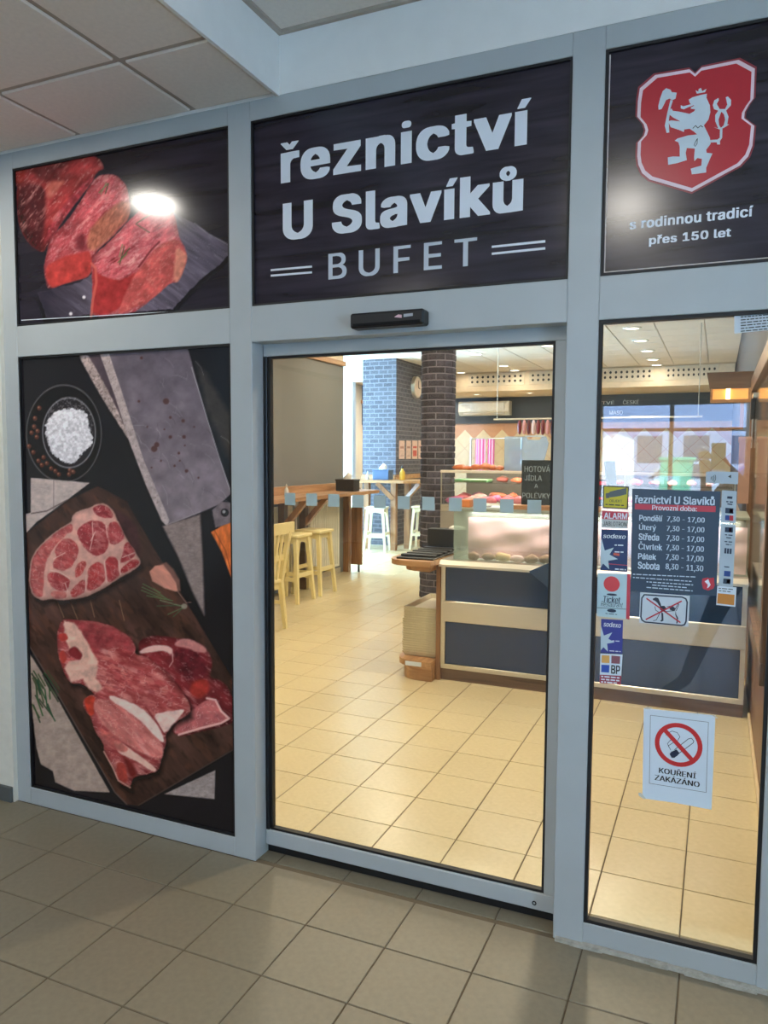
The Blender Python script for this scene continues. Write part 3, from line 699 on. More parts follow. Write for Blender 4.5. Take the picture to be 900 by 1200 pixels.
P.poly(K6([(300,700),(420,780),(500,850),(440,870),(350,790)]), (186, 92, 84), 2.4, .8, .3, 5, 185, .8); P.poly(K6([(412,930),(470,920),(490,1050),(430,1030)]), (166, 62, 52), 2.4, .6, .25, 6, 186)
P.poly(K6([(455,882),(520,930),(540,1000),(512,1015),(490,1000),(470,930)]), (104, 32, 30), 4, .6, .2, 6, 187); P.poly(K6([(222,556),(270,528),(298,545),(280,590),(290,640),(260,655)]), (190, 62, 44), 2, .5, .25, 6, 188)
P.line(K6([(345,860),(400,960),(430,1030),(500,1072)]), 1.8, (216, 160, 142), .7)
P.mesh_obj('photo_print', .0135, PRINT, t, 1.16)
t.name = 'meat_poster'
decal('film_edge', [[(272.5, 700), (274.2, 700), (275.6, 976), (273.8, 976)]], .0132, WHITEL, t)

# ---- upper picture: beef on slate
t = panel('beef_poster', 'wide poster of raw beef slices on a slate slab', XA, XB, Z2, Z1)
P = Paint(XA+.004, XB-.004, Z2+.004, Z1-.004, .0036, 2)
P.C[:] = (36, 32, 40); P.C *= (.6+.8*P.noise(10, 1, 5, 9, -.18))[:, None]
for a in ([(90, 190), (268, 158)], [(150, 232), (268, 222)]): P.line(a, 2.5, (14, 13, 18), .8, 3)
K2 = lambda pts: crop(90, 140, 4.737, pts); K1 = lambda pts: crop(10, 140, 5.0, pts)
SL = K2([(520,505),(650,580),(720,630),(830,690),(842,740),(780,800),(700,860),(600,960),(520,1050),(-180,1100),(-230,960),(0,900),(300,700)])
P.poly([(u-1, v+7) for u, v in SL], (20, 18, 24), 5, 2, .2)
m = P.mask(SL, 1.4, 1.4, 5, 5); P.put(m, np.array((94, 85, 98))[None]*(.62+.7*P.noise(5, 6, 5, 7, .62))[:, None]); P.veins(m, 7, 7, (140, 132, 144), .03, .35, 6, .62)
dk = np.clip((110-P.U)/60, 0, 1); P.put(m*dk*.75, (28, 24, 34)); P.line(K2([(640,570),(720,630),(830,690)]), 1.4, (150, 142, 150), .6)
for c_ in ((95.5, 347.5), (80, 367)): P.disc(c_, 1.9, 1.9, (214, 206, 210), 1.2)
mA = P.poly(K1([(8,285),(100,268),(300,235),(500,198),(552,280),(505,300),(480,345),(400,445),(300,580),(205,745),(185,775),(100,722),(45,610),(28,450),(40,385),(8,372)]), (150, 52, 52), 1.6, .8, .5, 9, 11, ax=2, ang=-.6)
P.poly(K1([(35,400),(110,360),(190,380),(205,470),(195,620),(185,775),(100,715),(45,600)]), (86, 30, 34), 5, 1, .35, 12, 12); P.poly(K1([(200,360),(330,340),(260,430),(215,470)]), (196, 104, 88), 4, 1, .2, 8, 13, .8)
P.poly(K1([(10,290),(80,275),(75,360),(30,372)]), (176, 48, 42), 3, .6); P.poly(K1([(110,290),(300,250),(290,350),(170,360)]), (96, 38, 40), 6, 2, .4, 6, 14, .8)
P.poly(K1([(470,320),(490,345),(400,455),(300,590),(210,740),(190,720),(240,590),(330,470)]), (170, 62, 70), 2.5, .6, .4, 5, 15); P.d = P.sd(K1([(8,285),(500,198),(552,280),(205,745),(185,775),(100,722),(28,450)])); P.shade(mA, 12, .6, -.6, .4); P.flesh(mA, -.9, 340, a=.7); P.specks(mA, 3.4, 16, (226, 170, 160), .68, .7, 2.6, -.9)
mM = P.poly(K1([(498,322),(600,313),(650,345),(690,410),(702,560),(640,640),(480,785),(475,915),(330,950),(222,992),(205,960),(190,862),(230,690),(330,590),(420,455)]), (188, 82, 88), 1.6, .8, .32, 7, 18, ax=1.8, ang=-.8)
P.shade(mM, 8, .5, -.3, .7); P.flesh(mM, -.8, 320, a=.7); P.specks(mM, 3.2, 19, (236, 178, 176), .6, .55, 2, -.8); P.veins(mM, 7, 20, (150, 44, 52), .04, .5, 1.6, -.7)
P.poly(K1([(460,640),(520,570),(640,470),(698,470),(700,560),(620,650),(485,775),(440,740)]), (164, 98, 76), 4, 1.2, .35, 5, 22, .9, .4, .5)
P.poly(K1([(195,860),(300,800),(420,775),(470,760),(474,915),(330,950),(222,992)]), (166, 56, 52), 2.4, .8, .3, 7, 23); P.poly(K1([(370,690),(430,650),(440,760),(390,770)]), (96, 34, 40), 5, 1, .2, 6, 24, .8)
mF = P.poly(K2([(68,795),(80,752),(180,662),(280,552),(340,490),(420,470),(512,482),(540,560),(552,640),(602,740),(592,800),(552,900),(505,900),(400,1000),(300,1072),(180,1086),(62,1092),(76,950)]), (200, 96, 102), 1.6, .8, .26, 7, 28, ax=1.8, ang=-.7)
P.shade(mF, 8, .4, -.2, .7); P.flesh(mF, -.6, 330, a=.7); P.specks(mF, 3.2, 29, (242, 186, 184), .6, .5, 1.8, -.5); P.veins(mF, 6, 30, (172, 56, 70), .04, .5, 1.6, -.7)
P.poly(K2([(72,800),(110,862),(230,892),(335,830),(290,945),(215,1065),(66,1092),(78,950)]), (156, 48, 48), 3, 1, .3, 8, 31)
mg = P.poly(K2([(300,862),(370,780),(440,690),(545,650),(602,745),(590,800),(548,895),(505,900),(400,1000),(230,1075),(215,1060)]), (190, 84, 80), 2.4, .8, .3, 6, 32, ax=1.6, ang=-.6); P.specks(mg, 3, 33, (230, 160, 146), .62, .5, 2, -.7)
P.poly(K2([(540,700),(602,745),(590,800),(552,900),(520,890),(530,800)]), (206, 134, 110), 3, .8, .25, 5, 34, .8); P.line(K2([(330,815),(400,720),(445,675)]), 2.2, (104, 34, 38), .75); P.line(K2([(68,795),(90,820),(95,900),(75,1000),(66,1090)]), 3, (200, 98, 84), .7)
for a in (((225,800),(250,700)), ((230,770),(280,710)), ((222,760),(240,690)), ((215,790),(265,740)), ((110,400),(160,350)), ((120,410),(150,345)), ((145,405),(162,350)), ((320,570),(405,515)), ((315,575),(390,622))):
    P.line(K2(a), 1.3, random.choice([(96, 110, 66), (70, 76, 52), (130, 130, 96)]), .9)
P.mesh_obj('photo_print', .0135, PRINT, t, 1.08)
decal('film_edge', [[(22, 374.3), (268, 360.2), (268, 361.0), (22, 375.1)]], .0132, WHITEL, t)

# ------------------------------------------------------------------ the two name boards
def dark_wood_print():
    m, nt, b = _nt('dark_plank_print'); N, L = nt.nodes, nt.links
    tc = N.new('ShaderNodeTexCoord'); mp = N.new('ShaderNodeMapping'); mp.inputs['Scale'].default_value = (1.6, 1, 16)
    nz = N.new('ShaderNodeTexNoise'); nz.inputs['Scale'].default_value = 1.6; nz.inputs['Detail'].default_value = 8; nz.inputs['Distortion'].default_value = .4
    L.new(tc.outputs['Object'], mp.inputs[0]); L.new(mp.outputs[0], nz.inputs['Vector'])
    cr = N.new('ShaderNodeValToRGB'); e = cr.color_ramp.elements; e[0].position = .3; e[0].color = rgb(24, 21, 30); e[1].position = .72; e[1].color = rgb(58, 52, 66)
    L.new(nz.outputs['Fac'], cr.inputs[0])
    sx = N.new('ShaderNodeSeparateXYZ'); L.new(tc.outputs['Object'], sx.inputs[0])
    md = N.new('ShaderNodeMath'); md.operation = 'PINGPONG'; md.inputs[1].default_value = .0825; L.new(sx.outputs['Z'], md.inputs[0])
    lt = N.new('ShaderNodeMapRange'); lt.inputs['From Min'].default_value = 0; lt.inputs['From Max'].default_value = .012; lt.inputs['To Min'].default_value = .45; lt.inputs['To Max'].default_value = 1; L.new(md.outputs[0], lt.inputs['Value'])
    hs = N.new('ShaderNodeHueSaturation'); L.new(lt.outputs[0], hs.inputs['Value']); L.new(cr.outputs[0], hs.inputs['Color']); L.new(hs.outputs[0], b.inputs['Base Color'])
    b.inputs['Roughness'].default_value = .2; return m
PLANK = dark_wood_print()
t = panel('shop_sign', 'dark wide shop sign with three lines of white lettering above the door', XC, XD, Z2, Z1)
face = obj('sign_face', MB().box(XC+.006, XD-.006, .0132, .0142, Z2+.006, Z1-.006), PLANK, t)
S = .0128
SILV = mat('silver_vinyl', (196, 204, 214), .4)
for s_, x0_, z0_, x1_, z1_, m_, bd, sp in (('řeznictví', -1.497, 2.578, -.572, 2.724, WHITEL, .037, 1.08), ('U Slavíků', -1.484, 2.376, -.598, 2.524, WHITEL, .037, 1.08), ('BUFET', -1.297, 2.220, -.748, 2.312, SILV, .012, 1.35)):
    for q, lm in enumerate(text_mb(s_, x0_, z0_, x1_, z1_, S, bold=bd, spacing=sp, letters=True)):
        lm.v = [(a, b-8e-5*(q % 2), c) for a, b, c in lm.v]; obj('letter', lm, m_, face)
decal('lettering_rule', [[(315, 314.5), (363.5, 310.2), (363.5, 312.6), (315, 316.9)], [(315, 321), (363.5, 317), (363.5, 319.4), (315, 323.4)],
       [(575, 286.8), (638, 280), (638, 283), (575, 289.4)], [(575, 295), (638, 288.3), (638, 291.2), (575, 297.6)]], S+.0004, WHITEL, face)

t = panel('emblem_sign', 'dark sign with white crowned lion holding an axe on red shield', XE, XF, Z2, Z1)
face = obj('sign_face', MB().box(XE+.006, XF-.006, .0132, .0142, Z2+.006, Z1-.006), PLANK, t)
obj('film_edge', MB().box(XE+.010, XE+.0135, .0128, .0136, Z2+.012, Z1-.012).box(XE+.0135, XF-.012, .0128, .0136, Z2+.012, Z2+.0152), mat('pale_film', (206, 196, 190), .5), t)
KL = lambda pts: crop(735, 60, 5.625, pts)
SH = KL([(85,235),(185,148),(410,110),(447,140),(490,98),(732,48),(838,105),(830,300),(800,340),(772,390),(768,430),(835,480),(822,610),(795,680),(740,740),(425,912),(150,832),(100,790),(75,735),(68,680),(72,590),(112,545),(122,510),(110,470),(68,420),(72,320)])
cx_, cy_ = 815, 146
def grow(p, k): return [(cx_+(u-cx_)*k, cy_+(v-cy_)*k) for u, v in p]
sh = decal('shield_edge', [grow(SH, 1.045)], S+.0006, DREDP, t)
decal('shield_border', [grow(SH, 1.012)], S+.0002, mat('pale_pink_vinyl', (240, 214, 220), .4), sh)
decal('shield_field', [grow(SH, .955)], S-.0002, REDP, sh)
LION = [
 [(205,375),(203,350),(215,300),(232,252),(255,232),(285,242),(292,258),(325,262),(318,300),(295,312),(278,300),(255,310),(238,345),(225,370)],   # axe head
 [(283,310),(300,314),(285,360),(272,450),(276,525),(258,528),(246,480),(262,400)],                                                             # axe shaft
 [(268,400),(290,365),(300,382),(345,388),(410,402),(440,385),(448,372),(418,368),(420,358),(442,348),(412,332),(405,308),(430,292),(480,278),(525,268),(522,295),(545,345),(548,390),(535,440),(505,478),(522,512),(545,560),(550,600),(520,640),(524,660),(562,664),(545,700),(520,760),(520,790),(450,800),(425,802),(418,765),(450,755),(488,745),(492,700),(462,694),(442,715),(440,690),(445,632),(392,628),(385,660),(392,708),(330,728),(268,740),(266,690),(300,684),(345,685),(345,620),(336,590),(312,580),(330,565),(400,545),(460,538),(440,520),(410,500),(375,505),(372,522),(340,508),(285,490),(268,450),(290,445),(350,452),(300,425)],  # body
 [(458,268),(450,245),(468,255),(470,238),(486,230),(494,252),(522,236),(512,258)],                                                             # crown
 [(352,345),(368,352),(395,345),(430,335),(436,345),(400,358),(372,372),(352,365)],                                                             # tongue
 [(545,575),(595,572),(610,560),(612,500),(628,500),(626,560),(612,580),(612,604),(592,604),(590,590),(546,592)],                                 # tail stem
 [(572,490),(600,498),(580,450),(580,410),(600,380),(572,370),(564,345),(574,312),(602,296),(604,312),(590,335),(610,370),(645,370),(660,340),(650,292),(664,286),(686,310),(684,345),(652,380),(668,420),(660,470),(672,472),(640,492),(612,506)]]
decal('lion_emblem', [KL(p) for p in LION], S-.0006, mat('pale_silver_vinyl', (206, 218, 226), .4), sh)
decal('lion_detail', [KL([(602,440),(620,388),(638,405),(646,440),(636,478),(618,494),(606,476)]), KL([(280,425),(302,430),(322,440),(318,448),(290,444)])], S-.0010, REDP, sh)
mb = MB(); 
for pts in ([(432,498),(450,480),(465,496),(484,480),(498,490)], [(440,612),(448,590),(462,566),(460,600),(446,618)]):
    obj('lion_outline', stroke_xz(MB(), [fac(*p) for p in KL(pts)], .0018, S-.0016, S-.0011), BLACKI, sh)
text_px('lettering', 's rodinnou tradicí', 737, 268, 883, 239, S, WHITEL, face, bold=.03, spacing=1.06)
text_px('lettering', 'přes 150 let', 760, 288, 857, 265, S, WHITEL, face, bold=.03, spacing=1.06)

# ------------------------------------------------------------------ automatic door, sensor, window
t = thing('door_sensor', 'black motion sensor box above the sliding door', 'sensor', (*fac(460, 380)[:1], -.03, 2.03))
p0, p1 = fac(418, 388), fac(503, 368)
obj('housing', MB().bevbox(p0[0], p1[0], -.055, 0, 2.032, 2.083, .006), BLACKP, t)
obj('lens_band', MB().box(p0[0]+.012, p1[0]-.012, -.0556, -.05, 2.037, 2.047), mat('sensor_lens', (8, 10, 16), .5, spec=.2), t)
decal_xz('printed_mark', [[(-1.012, 2.060), (-.985, 2.056), (-.985, 2.066), (-.998, 2.068)]], -.0551, mat('pinkish_print', (220, 180, 190), .5), t)
decal_xz('printed_mark', [[(-.978, 2.058), (-.945, 2.060), (-.945, 2.069), (-.978, 2.068)]], -.0551, mat('grey_print', (170, 176, 186), .5), t)

CLEAR = glass('clear_glass', (.97, .985, .98), .05)
DY = .085
d = thing('door_1', 'automatic sliding glass door with grey metal frame and square markers', 'door', ((XC+XD)/2, DY, .03)); d['kind'] = 'structure'
gx0, gx1, gz0, gz1 = -1.594, -.497, .098, 1.972
obj('bottom_rail', MB().bevbox(-1.612, -.452, DY-.012, DY+.03, .036, gz0, .003), FRAME, d)
obj('top_rail', MB().bevbox(-1.612, -.452, DY-.012, DY+.03, gz1, 2.030, .003), FRAME, d)
obj('stile', MB().bevbox(gx1, -.452, DY-.0118, DY+.0298, gz0, gz1, .002), FRAME, d)
obj('stile', MB().bevbox(-1.612, gx0-.002, DY-.0118, DY+.0298, gz0, gz1, .002), BLACKP, d)
obj('rubber_gasket', gasket(MB(), gx0, gx1, gz0, gz1, .009, DY-.004, DY+.018), GASK, d)
gp = obj('glass_pane', MB().box(gx0+.005, gx1-.005, DY+.004, DY+.010, gz0+.005, gz1-.005), CLEAR, d)
obj('floor_guide', MB().box(-1.612, -.45, DY+.005, DY+.02, .002, .036), BLACKP, d)
FROST = mat('grey_marker_film', (176, 192, 188), .5, var=.03)
sq = MB().box(-.0235, .0235, -.0004, .0004, -.0235, .0235).mesh('marker_square', m=FROST)
for i, x in enumerate(np.linspace(-1.503, -.559, 11)):
    inst('marker_square', sq, (x+(.006 if i in (3, 7) else 0), DY+.0034, 1.428), gp)
mb = MB(); ring_mb(mb, (-.528, .060), .004, .008, DY-.0135, DY-.0125, 16); obj('door_lock', mb, BLACKP, d)
w = thing('window_1', 'tall fixed glass pane covered in stickers beside the sliding door', 'window', ((XE+XF)/2, .03, Z4)); w['kind'] = 'structure'
obj('rubber_gasket', gasket(MB(), XE, XF, Z4, Z3, .011, .006, .03), GASK, w)
obj('glass_pane', MB().box(XE+.006, XF-.006, .016, .022, Z4+.006, Z3-.006), CLEAR, w)

# ------------------------------------------------------------------ stickers on the window (outer face at y = .016)
SY = .0158
K4 = lambda pts: crop(690, 560, 4.2857, pts)
def sticker(name, label, quad, m, cat='sticker'):
    pts = [fac(u, v, SY) for u, v in quad]
    z0 = min(p[1] for p in pts); x = sum(p[0] for p in pts)/len(pts)
    t = thing(name, label, cat, (x, SY, z0)); decal_xz('sticker_base', [pts], SY, m, t); return t
def sub(t, name, pts, m, lv=1): return decal(name, [pts] if not isinstance(pts[0][0], tuple) else pts, SY-.0005*lv, m, t, ydepth=SY)
def stext(t, s, a, b, m, bold=.03, lv=2, **k):
    bold = min(bold, .024)
    """a = lower left, b = upper right in photograph pixels"""
    return text_px('lettering', s, a[0], a[1], b[0], b[1], SY-.0005*lv-.0002, m, t, bold=bold, ydepth=SY, res=2, **k)
def dashes(t, rows, m, lv=2, h=1.3, seed=1):
    """rows of tiny print, too small to read: (u0,v0,u1,v1) baselines"""
    rnd = random.Random(seed); pl = []
    for u0, v0, u1, v1 in rows:
        L = u1-u0; x = 0
        while x < L-1:
            wv = min(rnd.uniform(2, 7), L-x); a, b = x/L, (x+wv)/L
            pl.append([(u0+L*a, v0+(v1-v0)*a), (u0+L*b, v0+(v1-v0)*b), (u0+L*b, v0+(v1-v0)*b-h), (u0+L*a, v0+(v1-v0)*a-h)]); x += wv+1.2
    return decal('fine_print', pl, SY-.0005*lv, m, t, ydepth=SY)
YEL = mat('yellow_print', (204, 190, 40), .4); DGREY = mat('dark_grey_print', (60, 64, 60), .5); GREYP = mat('pale_grey_print', (196, 202, 200), .5)
t = sticker('security_sticker', 'yellow square sticker with a surveillance camera picture', K4([(72,38),(202,44),(197,158),(70,152)]), DGREY)
sub(t, 'yellow_field', K4([(78,44),(196,50),(191,152),(76,146)]), YEL)
sub(t, 'camera_picture', [K4([(85,78),(105,74),(105,100),(87,103)]), K4([(104,70),(150,58),(152,92),(106,98)]), K4([(148,60),(190,50),(190,82),(152,92)])], mat('mid_grey_print', (92, 100, 100), .5), 2)
stext(t, 'OBJEKT', K4([(104,122)])[0], K4([(168,110)])[0], DGREY, .01)
dashes(t, [K4([(84,136)])[0]+K4([(186,142)])[0]], DGREY)
t = sticker('alarm_sticker', 'red and white alarm sticker below the yellow camera sticker', K4([(66,166),(200,172),(196,256),(64,250)]), GREYP)
sub(t, 'red_band', K4([(66,166),(200,172),(199,212),(66,206)]), mat('alarm_red', (196, 60, 76), .4))
stext(t, 'ALARM', K4([(76,204)])[0], K4([(194,178)])[0], WHITEL, .02); stext(t, 'JABLOTRON', K4([(72,240)])[0], K4([(190,222)])[0], BLACKI, .01)
def star(c, r, rot, n=5, q=.42): return [(c[0]+(r if i % 2 == 0 else r*q)*math.sin(rot+PI*i/n), c[1]-(r if i % 2 == 0 else r*q)*math.cos(rot+PI*i/n)) for i in range(2*n)]
SOD = mat('royal_blue_print', (20, 42, 92), .35); SOD2 = mat('violet_blue_print', (54, 58, 140), .35); STARM = mat('silver_print', (188, 206, 214), .4)
t = sticker('voucher_sticker', 'tall dark blue voucher sticker with a big pale star', K4([(63,258),(197,262),(193,473),(58,464)]), SOD)
sub(t, 'star', K4([(63,300),(80,365),(126,350),(104,385),(146,408),(98,416),(102,458),(72,430),(59,452),(60,380)]), STARM)
stext(t, 'sodexo', K4([(72,302)])[0], K4([(186,284)])[0], WHITEL, .015, shear=.2)
sub(t, 'red_line', K4([(100,430),(194,438),(194,441),(100,433)]), mat('alarm_red', (196, 60, 76), .4), 2)
dashes(t, [K4([(130,340)])[0]+K4([(180,342)])[0], K4([(130,374)])[0]+K4([(176,376)])[0], K4([(132,460)])[0]+K4([(186,464)])[0]], WHITEL)
sub(t, 'red_mark', K4([(124,376),(154,380),(154,392),(124,388)]), mat('orange_red_print', (210, 90, 70), .4), 2)
t = sticker('meal_ticket_sticker', 'pale sticker with a red ball and red right edge', K4([(45,478),(210,482),(204,712),(40,694)]), mat('pale_cyan_print', (182, 208, 216), .4))
sub(t, 'red_edge', K4([(193,482),(210,483),(204,712),(187,708)]), mat('alarm_red', (196, 60, 76), .4))
c = fac(*K4([(115, 533)])[0], SY); decal_xz('red_ball', [circ(c, .0245)], SY-.0005, mat('ball_red', (216, 62, 66), .35), t)
c2 = fac(*K4([(116, 586)])[0], SY); decal_xz('ball_shadow', [circ(c2, .016, 20, .0035)], SY-.0005, NAVYP, t)
stext(t, 'Ticket', K4([(72,626)])[0], K4([(160,596)])[0], NAVYP, .02, shear=.15); stext(t, 'Restaurant', K4([(60,644)])[0], K4([(172,626)])[0], NAVYP, .0, shear=.25)
c3 = fac(*K4([(115, 667)])[0], SY); decal_xz('oval_mark', [circ(c3, .014, 20, .0055)], SY-.0005, NAVYP, t)
sub(t, 'fold_line', K4([(42,650),(188,658),(188,661),(42,653)]), mat('mid_grey_print', (92, 100, 100), .5)); dashes(t, [K4([(84,682)])[0]+K4([(142,688)])[0]], NAVYP, h=.8)
t = sticker('voucher_sticker', 'small violet voucher sticker with a pale star', K4([(62,708),(172,714),(168,882),(60,876)]), SOD2)
sub(t, 'star', K4([(62,745),(76,792),(118,776),(98,808),(130,826),(92,832),(96,872),(74,850),(60,866),(60,800)]), STARM)
stext(t, 'sodexo', K4([(74,746)])[0], K4([(162,728)])[0], WHITEL, .012, shear=.2)
dashes(t, [K4([(118,820)])[0]+K4([(154,822)])[0], K4([(104,870)])[0]+K4([(160,874)])[0]], WHITEL, h=.9)
t = sticker('benefit_sticker', 'white sticker with coloured squares over a dark red band', K4([(58,882),(170,887),(160,1040),(54,1030)]), PAPER)
for nm, q, cc in (('orange_square', [(65,890),(104,892),(104,930),(64,928)], (222,170,90)), ('mauve_square', [(114,892),(158,896),(156,934),(113,931)], (140,86,96)), ('blue_square', [(63,938),(104,940),(102,978),(62,975)], (50,84,176))):
    sub(t, nm, K4(q), mat(nm, cc, .4))
stext(t, 'BP', K4([(112,982)])[0], K4([(158,944)])[0], BLACKI, .02)
sub(t, 'red_band', K4([(56,988),(164,994),(160,1040),(54,1030)]), mat('plum_red_print', (150, 44, 70), .4)); dashes(t, [K4([(62,1000)])[0]+K4([(156,1008)])[0], K4([(62,1014)])[0]+K4([(154,1022)])[0], K4([(62,1027)])[0]+K4([(150,1035)])[0]], WHITEL, h=1.6)

t = sticker('opening_hours_sign', 'dark blue opening hours sign listing weekdays on the glass', K4([(218,55),(662,68),(640,592),(210,568)]), mat('blue_grey_print', (44, 60, 80), .35, var=.2, scale=3), 'sign')
HW = mat('pale_blue_lettering', (198, 212, 226), .5)
stext(t, 'řeznictví U Slavíků', K4([(231,127)])[0], K4([(634,93)])[0], HW, .025)
sub(t, 'red_band', K4([(231,130),(638,142),(636,172),(231,158)]), mat('alarm_red', (196, 60, 76), .4)); stext(t, 'Provozní doba:', K4([(318,162)])[0], K4([(544,142)])[0], WHITEL, .015)
for i, (day, hrs) in enumerate((('Pondělí', '7,30 - 17,00'), ('Úterý', '7,30 - 17,00'), ('Středa', '7,30 - 17,00'), ('Čtvrtek', '7,30 - 17,00'), ('Pátek', '7,30 - 17,00'), ('Sobota', '8,30 - 11,30'))):
    y0 = 215+i*48.2; dx = -i*1.4; wd = (118, 88, 104, 122, 92, 110)[i]
    stext(t, day, K4([(253+dx, y0+(6 if 'ý' in day else 0))])[0], K4([(253+wd+dx, y0-30-(6 if day[0] in 'ÚČP' else 0)+(10 if day[0] == 'P' else 0))])[0], HW, .03)
    stext(t, hrs, K4([(392+dx, y0+9)])[0], K4([(583+dx, y0-16)])[0], HW, .025)
dashes(t, [K4([(222,486)])[0]+K4([(540,500)])[0], K4([(222,502)])[0]+K4([(516,522)])[0], K4([(290,524)])[0]+K4([(524,540)])[0], K4([(318,540)])[0]+K4([(500,554)])[0], K4([(290,552)])[0]+K4([(522,570)])[0]], HW, h=1.1)
sub(t, 'shield', K4([(570,506),(598,500),(602,504),(628,500),(632,540),(626,556),(600,566),(574,556),(568,530)]), REDP, 2)
sub(t, 'small_lion', K4([(582,520),(600,508),(606,524),(612,536),(604,548),(594,554),(598,536)]), WHITEL, 3)
t = sticker('no_dogs_sign', 'white sign with crossed-out dog inside a dark rounded frame', K4([(258,574),(508,592),(500,748),(252,728)]), mat('pale_grey_paper', (202, 212, 220), .5), 'sign')
KD = lambda pts: crop(745, 690, 12.857, pts)
mb = MB(); stroke_xz(mb, [fac(u, v, SY) for u, v in KD([(130,88),(700,125),(755,150),(775,200),(758,490),(735,540),(690,552),(140,500),(95,470),(78,420),(92,140),(130,88)])], .0042, SY-.001, SY-.0005); obj('rounded_frame', mb, NAVYP, t)
sub(t, 'dog_picture', [KD([(255,150),(300,128),(340,140),(370,210),(385,255),(360,262),(330,215),(290,180),(262,170)]), KD([(360,260),(430,255),(460,290),(440,340),(400,345),(365,310)]), KD([(500,270),(560,262),(605,300),(580,335),(520,320)]), KD([(385,345),(415,370),(418,480),(385,495),(368,480),(390,465)]), KD([(600,320),(612,390),(640,440),(630,520),(610,520),(620,450),(596,390)])], mat('dog_black', (44, 50, 66), .5), 1)
mb = MB()
for pts in ([(290,265),(300,320),(345,350)], [(370,350),(310,470),(265,480)], [(455,340),(590,330)], [(600,300),(640,220),(650,240),(610,330)], [(470,270),(520,262)]): stroke_xz(mb, [fac(u, v, SY) for u, v in KD(pts)], .0018, SY-.001, SY-.0005)
obj('dog_outline', mb, mat('dog_black', (44, 50, 66), .5), t)
mb = MB()
for pts in ([(165,145),(670,505)], [(155,460),(690,185)]): stroke_xz(mb, [fac(u, v, SY) for u, v in KD(pts)], .0042, SY-.0016, SY-.0011)
obj('red_cross', mb, mat('cross_red', (186, 44, 60), .4), t)
t = sticker('contactless_sticker', 'small grey sticker with contactless payment waves', crop(660, 360, 3.75, [(628,722),(770,724),(768,778),(626,772)]), mat('silver_grey_print', (176, 190, 200), .4))
mb = MB(); cc = fac(831, 560, SY)
for r in (.006, .010, .014, .018): stroke_xz(mb, circ(cc, r, 8, r, -.7, .7)[:8], .0016, SY-.001, SY-.0005)
obj('wave_mark', mb, DGREY, t); sub(t, 'arrow_mark', crop(660, 360, 3.75, [(724,744),(738,736),(738,752)]), DGREY)
def cards(quad, label, marks):
    t = sticker('card_sticker', label, quad, mat('silver_grey_print', (176, 190, 200), .4))
    for nm, q, m_ in marks: sub(t, nm, K4(q), m_)
    return t
DB = mat('card_blue', (40, 70, 140), .4); CR = mat('card_red', (190, 50, 60), .4)
t = cards(K4([(668,62),(743,67),(738,228),(664,222)]), 'upper grey strip of payment card marks', [('card_mark', [(696,92),(722,94),(720,106),(694,104)], NAVYP), ('card_mark', [(686,150),(726,153),(726,180),(685,177)], NAVYP), ('card_mark', [(708,156),(726,158),(726,176),(708,174)], CR), ('card_mark', [(685,187),(706,188),(706,214),(684,212)], DB), ('card_mark', [(707,188),(726,190),(725,216),(706,214)], CR)])
dashes(t, [K4([(690,122)])[0]+K4([(724,125)])[0], K4([(696,134)])[0]+K4([(722,137)])[0]], NAVYP, h=1.4)
t = cards(K4([(662,231),(738,237),(724,551),(652,542)]), 'long lower grey strip of payment card marks', [('card_mark', [(684,247),(724,250),(723,275),(683,272)], NAVYP), ('card_mark', [(704,250),(716,251),(716,272),(704,271)], CR), ('card_mark', [(682,352),(692,353),(690,380),(680,379)], NAVYP), ('card_mark', [(695,354),(705,355),(703,381),(693,380)], NAVYP), ('card_mark', [(708,355),(718,356),(716,382),(706,381)], NAVYP), ('card_mark', [(680,466),(712,469),(710,496),(678,493)], DB), ('card_mark', [(676,505),(712,508),(710,534),(674,530)], NAVYP), ('card_mark', [(694,508),(710,510),(708,530),(692,528)], CR)])
dashes(t, [K4([(684,288)])[0]+K4([(722,291)])[0], K4([(690,302)])[0]+K4([(718,305)])[0], K4([(682,322)])[0]+K4([(720,325)])[0], K4([(688,336)])[0]+K4([(716,339)])[0], K4([(680,448)])[0]+K4([(714,452)])[0]], NAVYP, h=1.2)
t = sticker('orange_label', 'white label with an orange block below the card strips', K4([(645,542),(742,550),(736,648),(640,638)]), PAPER)
sub(t, 'orange_block', K4([(648,579),(732,587),(730,640),(644,630)]), mat('orange_print', (200, 130, 50), .4)); dashes(t, [K4([(652,556)])[0]+K4([(724,562)])[0], K4([(652,568)])[0]+K4([(712,574)])[0]], DGREY, h=.9)
t = sticker('notice_label', 'pale printed notice label in the upper window corner', [(860.5, 368.5), (912, 363.5), (911, 385.5), (860.5, 391)], mat('pale_grey_paper', (202, 212, 220), .5))
dashes(t, [(868, 372.5+3.3*i-.1, 908, 368.7+3.3*i) for i in range(6)], DGREY, h=1.2, seed=4)
